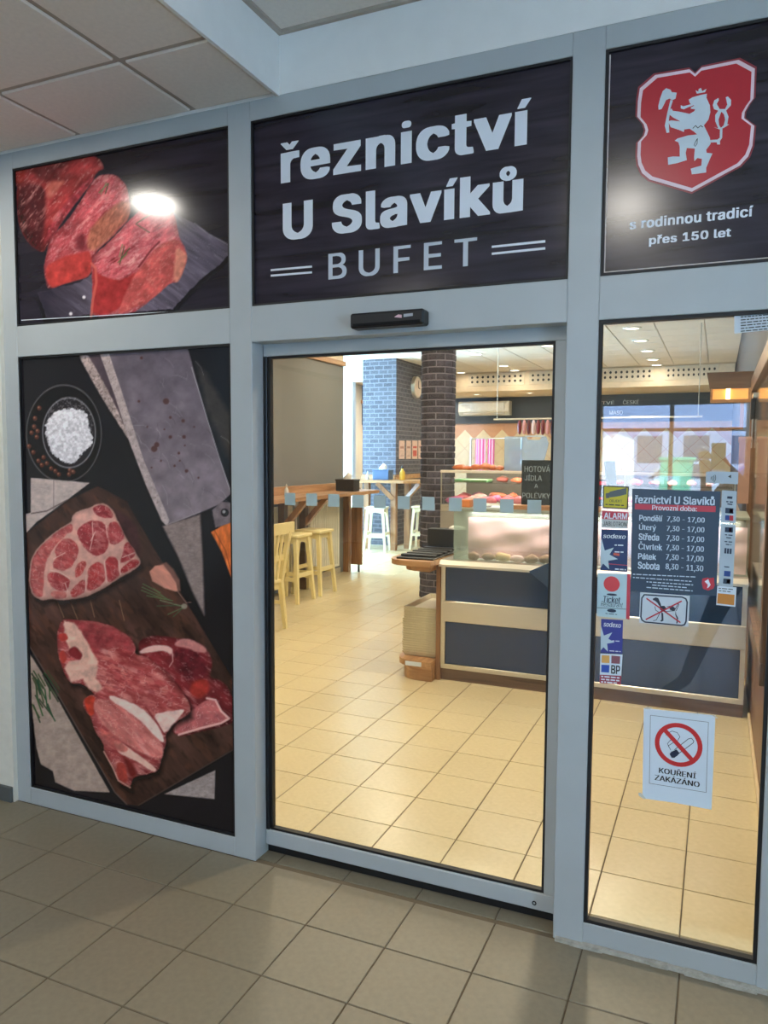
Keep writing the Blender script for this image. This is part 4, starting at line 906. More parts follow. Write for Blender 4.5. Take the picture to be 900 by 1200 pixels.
# taped no-smoking sheet
KN = lambda pts: crop(740, 820, 8.182, pts)
t = sticker('no_smoking_sheet', 'white taped paper sheet with no smoking symbol low on the window', KN([(118,80),(805,150),(768,1055),(640,1030),(400,985),(105,945)]), PAPER, 'sign')
mb = MB(); stroke_xz(mb, [fac(u, v, SY) for u, v in KN([(182,148),(738,215),(716,888),(172,800),(182,148)])], .0011, SY-.0008, SY-.0004); obj('thin_border', mb, DGREY, t)
c = fac(*KN([(450, 432)])[0], SY); NR = mat('prohibition_red', (206, 46, 48), .45)
mb = MB(); stroke_xz(mb, [fac(u, v, SY) for u, v in KN([(360,455),(345,420),(375,385),(440,395),(465,355),(440,315),(390,300),(345,318),(330,340)])], .0015, SY-.0008, SY-.0005)
stroke_xz(mb, [fac(u, v, SY) for u, v in KN([(412,480),(545,375),(575,368),(598,395),(590,415),(460,510)])], .0018, SY-.0008, SY-.0005); stroke_xz(mb, [fac(u, v, SY) for u, v in KN([(375,480),(355,440),(400,410)])], .0015, SY-.0008, SY-.0005)
obj('cigarette_outline', mb, NAVYP, t)
sub(t, 'cigarette_tip', KN([(366,520),(380,500),(432,476),(462,512),(440,535),(410,556),(385,555)]), NAVYP, 1.4)
mb = MB(); R_ = (fac(*KN([(680, 460)])[0], SY)[0]-fac(*KN([(222, 400)])[0], SY)[0])/2; ring_mb(mb, c, R_*.80, R_, SY-.0012, SY-.0007, 40); obj('red_ring', mb, NR, t)
mb = MB(); q_ = R_*.86*.7071; stroke_xz(mb, [(c[0]-q_, c[1]+q_), (c[0]+q_, c[1]-q_)], R_*.19, SY-.0018, SY-.0013); obj('red_bar', mb, NR, t)
stext(t, 'KOUŘENÍ', KN([(262,700)])[0], KN([(622,690)])[0], BLACKI, .03); stext(t, 'ZAKÁZÁNO', KN([(222,768)])[0], KN([(656,772)])[0], BLACKI, .03)
sub(t, 'tape', [KN([(66,895),(90,890),(138,945),(125,955),(72,920)]), KN([(140,70),(200,76),(180,92),(120,86)]), KN([(780,140),(830,175),(822,182),(775,152)])], mat('clear_tape', (206, 206, 196), .25), 1)

# ------------------------------------------------------------------ interior shell
CZ = 3.27
LX = -4.65
struct('wall_inner_left', MB().box(LX-.2, LX, .2, 6.8, 0, 2.79), GREYW, label='grey textured dining wall')
struct('wall_inner_left_upper', MB().box(LX-.2, LX, .2, 6.8, 2.79, CZ), mat('cream_wall_paint', (232, 214, 184), .8))
struct('wall_inner_left_pier', MB().box(LX, LX+.04, .2, 5.15, 0, 2.79), GREYW)
struct('trim_%d' % k, MB().bevbox(LX, LX+.03, 5.15, 6.83, 2.775, 2.84, .004), OAK); k += 1
struct('baseboard_inner_left', MB().bevbox(LX, LX+.012, 5.15, 6.7, 0, .075, .003), mat('skirting_tile', (196, 182, 154), .4))
struct('wall_facade_inside', MB().box(-9.0, -2.905, .2, .25, 0, CZ).box(-2.905, XB, .115, .16, 0, ZT), WHITE)
# dining alcove: outer wall with window opening, back and white portal
struct('wall_alcove_window', MB().box(-8.2, -8.0, 6.6, 6.9, 0, CZ).box(-8.2, -8.0, 10.3, 15.0, 0, CZ).box(-8.2, -8.0, 6.9, 10.3, 0, .6).box(-8.2, -8.0, 6.9, 10.3, 2.9, CZ), WHITE)
struct('wall_alcove_near', MB().box(-8.2, LX-.2, 6.6, 6.8, 0, CZ), WHITE)
PX = aty(413, 500, 11.4)[0]; PZ = aty(420, 447, 11.4)[2]
struct('wall_portal', MB().box(-8.0, PX, 11.4, 11.55, 0, CZ).box(PX, -5.78, 11.4, 11.55, PZ, CZ), WHITE, label='white portal wall beside the blue brick pier')
def brick_mat(name, c1, c2, mortar, scale, bump=.5):
    m, nt, b = _nt(name); N, L = nt.nodes, nt.links
    tc = N.new('ShaderNodeTexCoord'); sp = N.new('ShaderNodeSeparateXYZ'); cb = N.new('ShaderNodeCombineXYZ'); ad = N.new('ShaderNodeMath'); ad.operation = 'ADD'
    L.new(tc.outputs['Object'], sp.inputs[0]); L.new(sp.outputs['X'], ad.inputs[0]); L.new(sp.outputs['Y'], ad.inputs[1]); L.new(ad.outputs[0], cb.inputs['X']); L.new(sp.outputs['Z'], cb.inputs['Y'])
    br = N.new('ShaderNodeTexBrick'); br.inputs['Scale'].default_value = scale; br.inputs['Color1'].default_value = rgb(*c1); br.inputs['Color2'].default_value = rgb(*c2); br.inputs['Mortar'].default_value = rgb(*mortar)
    br.inputs['Mortar Size'].default_value = .025; br.inputs['Brick Width'].default_value = .55; br.inputs['Row Height'].default_value = .24; L.new(cb.outputs[0], br.inputs['Vector'])
    L.new(br.outputs['Color'], b.inputs['Base Color']); b.inputs['Roughness'].default_value = .75
    bp = N.new('ShaderNodeBump'); bp.inputs['Strength'].default_value = bump; bp.inputs['Distance'].default_value = .01; bp.invert = True; L.new(br.outputs['Fac'], bp.inputs['Height']); L.new(bp.outputs[0], b.inputs['Normal']); return m
BRK = brick_mat('grey_brick_wallpaper', (92, 92, 102), (74, 74, 84), (124, 126, 134), 3.2)
struct('wall_brick_pier', MB().box(-5.80, -5.16, 9.85, 12.75, 0, CZ), BRK, label='pier papered with grey bricks, blue in the daylight')
# back wall of the shop: tan tile, cream lozenges, slate band, bulkhead
TAN = mat('tan_wall_tile', (196, 150, 118), .35, var=.06); CRT = mat('cream_wall_tile', (214, 200, 170), .3, var=.05, rand=.05)
SLATE = mat('slate_blue_wall', (72, 80, 92), .7, var=.05)
bw = struct('wall_inner_back', MB().box(-8.2, .6, 14.5, 14.7, 0, 2.32), TAN, label='tan and cream tiled back wall')
def loz(w_, h_): return MB().prism([(0, -h_/2), (w_/2, 0), (0, h_/2), (-w_/2, 0)], -.008, 0).mesh('wall_tile', m=CRT)
lz = loz(.425, .425)
for i in range(-2, 19):
    for j in range(8):
        x = -8.0+.437*i+(.2185 if j % 2 else 0); z = 1.97-.2185*j
        if x < .4 and z > .2: inst('wall_tile', lz, (x, 14.5, z), bw)
struct('wall_inner_back_band', MB().box(-8.2, .6, 14.46, 14.7, 2.32, CZ), SLATE, label='slate blue band above the wall tiles')
struct('trim_%d' % k, MB().bevbox(-8.2, -5.8, 14.40, 14.46, 2.84, 2.92, .004), OAKX); k += 1
CREAMB = mat('cream_bulkhead', (236, 216, 188), .7)
bh = struct('ceiling_bulkhead', MB().box(-5.80, .22, 12.75, 14.46, 2.90, CZ), CREAMB, label='cream bulkhead with perforated vent panels')
vent = MB().bevbox(-.62, .62, -.012, 0, -.13, .13, .004).mesh('vent_panel', m=mat('pale_vent_panel', (228, 214, 190), .6))
hole = MB().cyl((0, -.0125, 0), (0, -.0135, 0), .026, .026, 12).mesh('vent_hole', m=BLACKI)
z_ = aty(590, 444, 12.75)[2]
for x0_, x1_ in ((aty(549, 444, 12.75)[0], aty(615, 444, 12.75)[0]), (aty(620, 444, 12.75)[0], aty(686, 444, 12.75)[0]), (aty(698, 442, 12.75)[0], aty(766, 442, 12.75)[0]), (aty(779, 436, 12.75)[0], aty(842, 436, 12.75)[0])):
    cx = (x0_+x1_)/2; v_ = inst('vent_panel', vent, (cx, 12.75, z_), bh, scale=((x1_-x0_)/1.24, 1, 1))
    for i in range(10):
        for j in range(2): h_ = inst('vent_hole', hole, (0, 0, 0)); h_.parent = v_; h_.location = ((i-4.5)*.118, 0, .046-.092*j)
struct('wall_inner_right', MB().box(.232, .5, .25, 14.5, 0, 1.02), wood('panel_wood', (108, 78, 56), (146, 108, 80), axis=2), label='wood panelled right wall')
struct('wall_inner_right_upper', MB().box(.232, .5, .25, 14.5, 1.02, CZ), mat('navy_wall', (22, 28, 42), .6))
# interior ceiling
cin = struct('ceiling_inner', MB().box(-8.2, .6, .25, 14.7, CZ+.006, CZ+.06), mat('inner_ceiling_grid', (206, 190, 168), .6), label='suspended tile ceiling inside the shop')
TS = .585
lights = [(-1.09, 8.09), (-1.09, 9.26), (-1.09, 10.43), (-1.09, 11.60), (-1.09, 12.45), (-3.72, 9.83), (-3.72, 11.59), (-3.72, 12.42), (-2.44, 9.28), (-4.82, 12.42)]
xs0 = -1.09-TS/2; ys0 = 8.09-TS/2
me_ct = MB().bevbox(-TS/2+.008, TS/2-.008, -TS/2+.008, TS/2-.008, 0, .01, .003).mesh('ceiling_tile', m=CEILI)
ctc = []
for i in range(-12, 3):
    for j in range(-14, 11):
        x, y = xs0+TS*(i+.5), ys0+TS*(j+.5)
        if not (-8.1 < x < .5 and .5 < y < 14.4): continue
        if y > 12.6 and x > -5.2: continue
        ctc.append((x, y))
def sees(x, y):
    U, V = proj_np(x, y, CZ); return 300 < U < 910 and 370 < V < 470
ctv = [c for c in ctc if sees(*c)][:300]; cset = set(ctv)
for x, y in ctv: inst('ceiling_tile', me_ct, (x, y, CZ-.004), cin)
rest = MB()
for x, y in ctc:
    if (x, y) not in cset: rest.box(x-TS/2+.008, x+TS/2-.008, y-TS/2+.008, y+TS/2-.008, CZ-.004, CZ+.006)
o = obj('ceiling_tiles', rest, CEILI, cin); o['kind'] = 'stuff'
WARM = (1.0, .86, .66)
dl = None
def downlight(x, y, z, power, label, group=None, r=.085):
    t = thing('downlight', label, 'lamp', (x, y, z), group)
    rg = obj('lamp_ring', ring3((x, y, z), r, r+.03, .012), WHITE, t)
    obj('lamp_disc', MB().cyl((x, y, z-.006), (x, y, z-.001), r, r, 20), emitter('downlight_glow', (255, 240, 214), 5), rg)
    l = area('downlight_beam', (0, 0, 0), (0, 0, 0), 2*r, 2*r, power, WARM, 'DISK'); l.parent = t; l.location = (0, 0, -.016)
GL = 'round downlights in the shop ceiling'
lab = ['nearest downlight in the row seen through the right window', 'second nearest downlight in the row seen through the right window', 'middle downlight in the row seen through the right window', 'fourth downlight in the row seen through the right window', 'downlight touching the vent bulkhead in the right window row',
       'downlight just right of the brick column', 'downlight above the first vent panel', 'downlight touching the bulkhead between two vent panels', 'large downlight near the upper right door corner', 'downlight beside the column at bulkhead edge']
for (x, y), s in zip(lights, lab): downlight(x, y, CZ-.004, 3 if y > 12 else 19, s, GL)
for x, y, s_ in ((-1.09, 5.8, 'the deli display case'), (-1.09, 4.4, 'the space behind the serving counter'), (-2.44, 6.4, 'the floor right behind the brick column'), (-2.44, 4.0, 'the floor left of the tray stand'), (-2.44, 1.8, 'the floor inside the door, left'), (-3.72, 6.2, 'the end of the bar shelf'), (-3.72, 3.8, 'the pale yellow chair'), (-3.4, 1.8, 'the floor behind the posters')):  # unseen downlights continuing the visible rows, put in to light the front
    downlight(x, y, CZ-.004, 21, 'unseen round ceiling downlight above '+s_, GL)
downlight(-.6, 1.8, CZ-.004, 60, 'strong downlight between the door and the counter', GL, .07)
for u, v in ((558.5, 458), (621, 457.5)):
    p = aty(u, v, 13.4); downlight(p[0], 13.4, 2.90, 8, 'small downlight under the bulkhead, %s one' % ('left' if u < 600 else 'right'), GL, .06)

downlight(-6.6, 13.4, CZ-.004, 80, 'added downlight brightening the side room behind the white portal', GL)  # added lamp, lifts the dark gap behind the portal
# ------------------------------------------------------------------ round brick column
colx, coly, colr = -2.875, 5.62, .192
pc = struct('brick_column', MB().cyl((colx, coly, 0), (colx, coly, CZ), colr-.008, colr-.008, 36), mat('column_mortar', (150, 146, 156), .9), label='round column clad in dark grey bricks')
BRS = mat('dark_grey_brick', (76, 74, 86), .8, var=.34, scale=26, bump=.6, rand=.38)
def arc_brick(a, h, r0, r1, n=4):
    mb = MB(); V = []; F = []
    for q in range(n+1):
        t_ = -a/2+a*q/n
        for r, z in ((r0, 0), (r1, .003), (r1, h-.003), (r0, h)): V.append((r*math.cos(t_), r*math.sin(t_), z))
    for q in range(n):
        b0 = 4*q
        for e in range(3): F.append((b0+e, b0+4+e, b0+5+e, b0+1+e))
    F += [(0, 1, 2, 3), (4*n+3, 4*n+2, 4*n+1, 4*n)]
    return mb.add(V, F).mesh('brick', m=BRS, smooth=False)
BH = CZ/46; bricks = [arc_brick(a, BH-.010, colr-.01, colr+dr) for a, dr in ((.98, 0), (.99, .003), (.97, -.002))]
for c_ in range(46):
    for q in range(6):
        inst('brick', random.choice(bricks), (colx, coly, c_*BH+.002), pc, rot=(0, 0, 2*PI*(q+.5*(c_ % 2))/6+.2))

# ------------------------------------------------------------------ left bar shelf, radiators, brackets
t = thing('bar_shelf', 'long oak bar shelf along the grey wall with raised back edge', 'shelf', (-4.4, 5.2, 1.09))
obj('shelf_board', MB().prism([(LX, 3.0), (-4.13, 3.0), (-4.13, 6.84), (-4.2, 6.92), (LX, 6.92)], 1.09, 1.13, 'z'), OAK, t)
obj('back_edge', MB().bevbox(LX+.04, LX+.06, 3.0, 6.8, 1.13, 1.225, .003), OAK, t)
for y in (4.95, 5.42):
    obj('bracket_post', MB().box(-4.52, -4.44, y-.04, y+.04, 0, 1.09), DARKOAK, t)
    obj('bracket_brace', MB().bar((-4.46, y, .78), (-4.18, y, 1.09), .06, t0=.06), OAKZ, t)
obj('end_post', MB().box(-4.65, -4.57, 6.80, 6.88, 0, 1.09), OAKZ, t)
t = thing('wooden_board', 'upright oak board with clipped corner on small black foot', 'board', (-4.47, 6.9, 0))
obj('board_panel', MB().prism([(-4.56, .1), (-4.40, .1), (-4.40, .93), (-4.50, .93), (-4.56, .87)], 6.86, 6.89), OAKZ, t)
obj('foot', MB().cyl((-4.45, 6.875, 0), (-4.45, 6.875, .1), .015, .015, 10), BLACKP, t)
RADW = mat('radiator_white', (232, 228, 212), .45)
for y0, y1, lb in ((4.35, 5.28, 'white ribbed radiator partly hidden behind the chair'), (5.70, 6.49, 'white ribbed radiator behind the square stools')):
    t = thing('radiator', lb, 'radiator', (LX+.07, (y0+y1)/2, .13), 'radiators under the bar shelf')
    mb = MB().box(LX+.05, LX+.10, y0, y1, .13, 1.0); rp = obj('panel', mb, RADW, t)
    rb = MB().bevbox(-.012, 0, -.014, .014, 0, .80, .004).mesh('rib', m=RADW)
    n = int((y1-y0)/.05)
    for i in range(n): r_ = inst('rib', rb, (LX+.112, y0+.03+i*.05, .165), rp)
    obj('pipe', MB().cyl((LX+.09, y0+.05, 0), (LX+.09, y0+.05, .14), .012, .012, 8), RADW, t)
    if y0 < 5: obj('thermostat_valve', MB().cyl((LX+.12, y1+.05, .98), (LX+.12, y1+.05, 1.04), .025, .025, 12).cyl((LX+.12, y1+.05, .1), (LX+.12, y1+.05, .98), .01, .01, 8), WHITE, t)

# ------------------------------------------------------------------ stools and chair
def make_stool(m, label, group, s=.34, h=.74):
    t = thing('bar_stool', label, 'stool', (0, 0, 0), group); e = s/2
    obj('seat', MB().bevbox(-e, e, -e, e, h-.035, h, .008), m, t)
    for sx in (-1, 1):
        for sy in (-1, 1): obj('leg', MB().bar((sx*(e+.01), sy*(e+.01), 0), (sx*(e-.045), sy*(e-.045), h-.03), .034, .046), m, t)
    for ax in (0, 1):
        for sg in (-1, 1):
            a = e-.03; arch = [(-a, h-.035), (a, h-.035), (a, h-.15), (a-.05, h-.10), (0, h-.085), (-a+.05, h-.10), (-a, h-.15)]
            if ax == 0: obj('apron', MB().prism(arch, sg*(e-.05)-.009, sg*(e-.05)+.009, 'y'), m, t)
            else: obj('apron', MB().prism(arch, sg*(e-.05)-.009, sg*(e-.05)+.009, 'x'), m, t)
            z = .26 if ax == 0 else .30; b = e-.01
            if ax == 0: obj('stretcher', MB().box(-b, b, sg*b-.011, sg*b+.011, z-.022, z+.022), m, t)
            else: obj('stretcher', MB().box(sg*b-.011, sg*b+.011, -b, b, z-.022, z+.022), m, t)
    return t
st = make_stool(CREAMW, 'pale yellow square stool nearer the chair under the bar shelf', 'pale yellow stools'); st.location = (-4.235, 4.72, 0)
s2 = copy_tree(st); s2.location = (-4.235, 5.23, 0); s2['label'] = 'pale yellow square stool farther from the chair, before the radiator'
sw = make_stool(CREAMW2, 'cream bar stool before the wall table, left of its post', 'cream stools at the wall table'); sw.location = (-5.14, 9.02, 0); sw.rotation_euler = (0, 0, .18)
s3 = copy_tree(sw); s3.location = (-4.55, 9.62, 0); s3.rotation_euler = (0, 0, .1); s3['label'] = 'cream bar stool half hidden by the brick column'
s4 = copy_tree(sw); s4.location = (-5.80, 9.35, 0); s4['label'] = 'cream bar stool at the far left end of the wall table'
# chair: seen from behind-right, facing the shelf
t = thing('wooden_chair', 'pale yellow wooden chair with slatted back cut by the door edge', 'chair', (-3.86, 3.42, 0))
sx0, sx1, sy0, sy1 = -4.05, -3.63, 3.16, 3.54
obj('seat', MB().bevbox(sx0, sx1, sy0, sy1, .425, .46, .008), CREAMW, t)
for y in (sy0+.02, sy1-.02):
    obj('leg', MB().bar((sx0+.02, y, 0), (sx0+.03, y, .43), .032, .042), CREAMW, t)
for y in (sy0+.02, sy1-.01):
    obj('back_post', MB().bar((sx1+.03, y, 0), (sx1-.02, y, .44), .032, .045).bar((sx1-.02, y, .44), (sx1+.06, y+.03*(1 if y > 3.3 else -1), .90), .045, .036), CREAMW, t)
obj('top_rail', MB().bar((sx1+.055, sy0-.05, .93), (sx1+.055, sy1+.10, .93), .028, t0=.10), CREAMW, t)
obj('cross_rail', MB().bar((sx1+.01, sy0+.02, .66), (sx1+.01, sy1-.01, .66), .02, t0=.05), CREAMW, t)
for i in range(4): obj('back_slat', MB().bar((sx1-.015, sy0+.09+i*.07, .46), (sx1+.05, sy0+.09+i*.07, .89), .018, t0=.03), CREAMW, t)
for y in (sy0+.02, sy1-.015): obj('stretcher', MB().bar((sx0+.02, y, .24), (sx1+.01, y, .24), .02, t0=.03), CREAMW, t)
obj('apron', MB().box(sx0+.02, sx1-.02, sy0+.01, sy0+.03, .365, .425).box(sx0+.02, sx1-.02, sy1-.03, sy1-.01, .365, .425).box(sx1-.04, sx1-.02, sy0+.02, sy1-.02, .365, .425), CREAMW, t)

# ------------------------------------------------------------------ wall table by the brick pier
t = thing('wall_table', 'high oak table at the brick pier with braced posts', 'table', (-5.1, 9.5, 0))
obj('table_top', MB().prism([(-6.05, 9.05), (-4.72, 9.12), (-4.45, 9.32), (-4.45, 10.2), (-5.16, 10.2), (-5.16, 9.85), (-6.05, 9.85)], 1.13, 1.17, 'z'), OAKX, t)
obj('back_edge', MB().box(-5.80, -5.16, 9.80, 9.82, 1.17, 1.25).box(-5.15, -5.13, 9.82, 11.2, 1.17, 1.25), OAKX, t)
for x, y in ((-4.93, 9.24), (-4.83, 9.60), (-5.45, 9.30)):
    obj('post', MB().box(x-.045, x+.045, y-.045, y+.045, 0, 1.13), OAKZ, t)
for a, b in (((-4.93, 9.20, .86), (-5.20, 9.14, 1.13)), ((-4.83, 9.56, .86), (-4.53, 9.40, 1.13)), ((-5.45, 9.3, .86), (-5.70, 9.2, 1.13))):
    obj('brace', MB().bar(a, b, .05, t0=.07), OAKZ, t)
def napkin_box(loc, m, label, s=1.0, rz=0):
    t = thing('napkin_box', label, 'box', loc); x, y, z = loc; a, b, h = .13*s, .09*s, .15*s
    obj('box_body', MB().prism([(x-a*.92, y-b*.92), (x+a*.92, y-b*.92), (x+a*.92, y+b*.92), (x-a*.92, y+b*.92)], z, z+h*.06, 'z').bevbox(x-a, x+a, y-b, y+b, z+.005, z+h, .008), m, t)
    obj('rim', MB().bevbox(x-a*1.05, x+a*1.05, y-b*1.05, y+b*1.05, z+h*.88, z+h*1.02, .004), m, t)
    mb = MB(); blob(mb, (x, y, z+h*1.1), (a*.5, b*.5, h*.4), 5, 2, .4); obj('napkin', mb, mat('napkin_white', (240, 238, 232), .8), t)
    return t
WICK = mat('dark_wicker', (46, 42, 40), .7, var=.5, scale=60, bump=.6)
napkin_box((-4.36, 6.35, 1.13), WICK, 'dark wicker napkin box with white napkin on the bar shelf')
napkin_box((-5.25, 9.5, 1.17), mat('blue_plastic', (70, 96, 132), .4), 'blue napkin box on the wall table', 1.15)
def bottle(loc, h, m, capm, label, name='sauce_bottle', cat='bottle'):
    t = thing(name, label, cat, loc, 'condiments')
    bb = obj('bottle_body', MB().lathe([(h*.17, 0), (h*.18, h*.05), (h*.18, h*.5), (h*.08, h*.68), (h*.07, h*.75)], loc), m, t, smooth=True)
    obj('bottle_cap', MB().lathe([(h*.08, h*.75), (h*.08, h*.85), (h*.03, h*.92), (h*.02, h)], loc), capm, bb, smooth=True); return t
bottle((-4.93, 9.6, 1.17), .26, mat('mustard', (208, 168, 48), .4), BLACKP, 'yellow sauce bottle with black top on the wall table')
bottle((-4.62, 9.85, 1.17), .24, mat('brown_glass', (92, 60, 36), .2), BLACKP, 'brown sauce bottle beside the column')
bottle((-4.55, 9.8, 1.17), .16, mat('pale_shaker', (220, 206, 180), .3), STEEL, 'small pale shaker beside the brown sauce bottle', 'shaker', 'shaker')
bottle((-5.56, 9.55, 1.17), .15, mat('pale_shaker', (220, 206, 180), .3), STEEL, 'small pale shaker left of the blue napkin box', 'shaker', 'shaker')
p = aty(340.5, 575, 5.0)
bottle((-4.42, 4.93, 1.13), .14, mat('clear_shaker', (205, 205, 200), .15), STEEL, 'glass salt shaker on the bar shelf', 'shaker', 'shaker')
# clock and leaflets on the receding face of the pier (x = -5.16)
def pier_pt(u, v):
    d_ = ray(u, v); q = (-5.155-CAM[0])/d_[0]; return CAM+q*d_
pcx = pier_pt(486.5, 454)
t = thing('wall_clock', 'round pale wall clock high on the dark brick wall', 'clock', (-5.15, pcx[1], pcx[2]-.2))
obj('clock_rim', MB().cyl((-5.158, pcx[1], pcx[2]), (-5.10, pcx[1], pcx[2]), .205, .195, 32), STEEL, t)
cf = obj('clock_face', MB().cyl((-5.105, pcx[1], pcx[2]), (-5.096, pcx[1], pcx[2]), .17, .17, 32), mat('clock_cream', (226, 206, 190), .5), t)
obj('clock_hand', MB().bar((-5.093, pcx[1], pcx[2]), (-5.093, pcx[1]+.02, pcx[2]+.12), .012, t0=.004).bar((-5.092, pcx[1], pcx[2]), (-5.092, pcx[1]+.08, pcx[2]-.03), .012, t0=.004), BLACKI, cf)
for i, (u0, u1) in enumerate(((467.6, 474), (475.8, 481.4), (482.8, 489), (490, 496))):
    a, b = pier_pt(u0, 537.8), pier_pt(u1, 516.5)
    t = thing('leaflet', ['leftmost pinkish leaflet on the dark brick wall', 'second pinkish leaflet from the left on the brick wall', 'leaflet with red marks on the dark brick wall', 'pinkish leaflet nearest the column on the brick wall'][i], 'poster', (-5.15, (a[1]+b[1])/2, a[2]), 'leaflets on the brick wall')
    ls = obj('leaflet_sheet', MB().box(-5.158, -5.150, a[1], b[1], a[2], b[2]), mat('pink_leaflet', (220, 190, 176), .6, var=.12, scale=20), t)
    obj('leaflet_print', MB().box(-5.150, -5.149, a[1]+.04, b[1]-.04, a[2]+.05, a[2]+(.16 if i == 2 else .06)).box(-5.150, -5.149, a[1]+.04, b[1]-.04, b[2]-.14, b[2]-.10), mat('leaflet_red', (200, 90, 84), .6) if i == 2 else mat('leaflet_brown', (176, 130, 118), .6), ls)

# ------------------------------------------------------------------ serving counter at y = 2.61
CY = 2.61
t = thing('serving_counter', 'long counter with dark blue panels and brushed steel bands', 'counter', (-.77, 3.0, 0))
cx0, cx1 = -1.765, .192
obj('plinth', MB().box(cx0, cx1, CY+.01, CY+.75, 0, .085), DARKOAK, t)
obj('carcass', MB().box(cx0+.02, cx1, CY+.012, CY+.78, .085, .86), BLACKP, t)
obj('lower_steel_band', MB().bevbox(cx0, cx1, CY-.004, CY+.012, .085, .118, .002), STEEL, t)
obj('middle_steel_band', MB().bevbox(cx0, cx1, CY-.010, CY+.012, .425, .573, .003), STEEL, t)
for a, b in ((cx0, cx0+.032), (cx1-.028, cx1)):
    for c_, e in ((.118, .425), (.573, .822)): obj('end_steel_strip', MB().box(a, b, CY-.006, CY+.012, c_, e), STEEL, t)
for a, b in ((cx0+.034, -.985), (-.98, cx1-.03)):
    obj('dark_panel', MB().bevbox(a, b, CY, CY+.012, .12, .423, .002), NAVY, t); obj('dark_panel', MB().bevbox(a, b, CY, CY+.012, .575, .820, .002), NAVY, t)
obj('steel_worktop', MB().prism([(CY-.06, .838), (CY-.06, .822), (CY, .820), (CY+.8, .820), (CY+.8, .866), (CY-.03, .866)], cx0, cx1, 'x'), STEEL, t)
obj('oak_end_board', MB().bevbox(cx0-.032, cx0-.001, CY-.02, CY+.75, 0, .83, .003), OAKZ, t)
WED = mat('dark_blue_wedge', (32, 62, 98), .25)
obj('blue_wedge', MB().add([(-1.13, CY-.065, .83), (-.985, CY-.10, .90), (-.985, CY-.10, .73), (-.985, CY-.002, .90), (-.985, CY-.002, .73)], [(0, 2, 1), (0, 1, 3), (0, 4, 2), (1, 2, 4, 3), (0, 3, 4)]), WED, t)  # dark blue wedge shape on the counter edge
# front glass with rose-tinted lining and oak ledge
t = thing('counter_glass', 'greenish glass front above the counter with pinkish film lining', 'glass screen', (-.8, 2.66, .866))
obj('glass_sheet', MB().box(-1.69, .19, 2.645, 2.653, .868, 1.215), glass('milky_green_glass', (.90, .97, .94), .05, haze=.14, hazecol=(206, 222, 212)), t)
mb = MB(); nx_, nz_ = 60, 14; V = []; F = []; rnd = random.Random(3)
for i in range(nx_+1):
    for j in range(nz_+1):
        x = -1.60+1.78*i/nx_; z = .875+.29*j/nz_
        V.append((x, 2.70+.004*math.sin(i*.5+j*.5)+.004*math.sin(j*.9-i*.33)+rnd.uniform(-.0012, .0012), z))
for i in range(nx_):
    for j in range(nz_): a = i*(nz_+1)+j; F.append((a, a+nz_+1, a+nz_+2, a+1))
obj('film_lining', mb.add(V, F), mat('rose_film', (228, 178, 180), .3, var=.08, scale=7), t, smooth=True)
obj('glass_end', MB().box(-1.69, -1.682, 2.653, 3.2, .868, 1.215), glass('milky_green_glass'), t)
obj('top_board', MB().bevbox(-1.69, .19, 2.64, 3.25, 1.215, 1.232, .003), mat('grey_green_top', (150, 158, 146), .35), t)
obj('oak_ledge', MB().bevbox(-1.27, .0, 2.64, 2.80, 1.232, 1.262, .003), OAKX, t)
mk = mat('pastry_brown', (150, 108, 84), .6, var=.3, scale=40); pk = mat('pale_pink_meat', (220, 176, 168), .5, var=.12, scale=30)
gi = 0
for x, r in ((-1.55, .05), (-1.44, .045), (-1.34, .06), (-1.24, .05), (-1.14, .055), (-1.05, .06), (-.95, .05), (-.85, .06)):
    mb = MB(); blob(mb, (x, 2.676, .89+.004*(gi % 3)), (r, .018, .03), gi, 2, .2); gi += 1
    obj('wrapped_item', mb, (pk, mk, mk, mat('kraft', (206, 166, 120), .6))[gi % 4], None, label='small wrapped item behind the counter glass, %s from the left' % ['first', 'second', 'third', 'fourth', 'fifth', 'sixth', 'seventh', 'eighth'][gi-1], cat='package', group='items behind the counter glass')
l = area('lining_fill_light', (0, 0, 0), (0, 0, 0), 1.7, .03, 9, (1.0, .88, .84)); l.parent = t; l.location = Vector((-.72, 2.672, 1.208))-wloc(t)  # area light added under the top board to brighten the film lining
# chalk board
t = thing('chalkboard', 'small chalkboard with handwritten menu standing on the counter ledge', 'sign', (-1.13, 2.74, 1.262))
cb0, cb1, cz0, cz1 = -1.235, -1.022, 1.262, 1.568
bd_ = obj('board', MB().bevbox(cb0, cb1, 2.735, 2.75, cz0, cz1, .003), mat('chalkboard_black', (34, 44, 50), .8, var=.12), t)
CHALK = mat('chalk', (150, 166, 172), .9, var=.2, scale=80)
for s_, a, b, c_, e in (('HOTOVÁ', .02, .195, .225, .276), ('JÍDLA', .022, .14, .165, .212), ('A', .09, .115, .115, .145), ('POLÉVKY', .008, .20, .045, .092)):
    text_rect('chalk_lettering', s_, cb0+a, cz0+c_, cb0+b, cz0+e, 2.7345, CHALK, bd_, bold=.004)
mb = MB().bevbox(-1.68, -1.59, 2.70, 2.78, 1.232, 1.285, .004); obj('snack_box', mb, mat('orange_card', (214, 128, 70), .5), None, label='small orange box on the counter corner', cat='box')
t = thing('price_card', 'black and white printed card lying on the counter top', 'card', (-1.44, 2.72, 1.232)); cs_ = obj('card_sheet', MB().bar((-1.44, 2.68, 1.236), (-1.44, 2.76, 1.246), .15, t0=.004), PAPER, t)
obj('card_print', MB().bar((-1.47, 2.684, 1.2395), (-1.47, 2.74, 1.2465), .06, t0=.001), BLACKI, cs_)

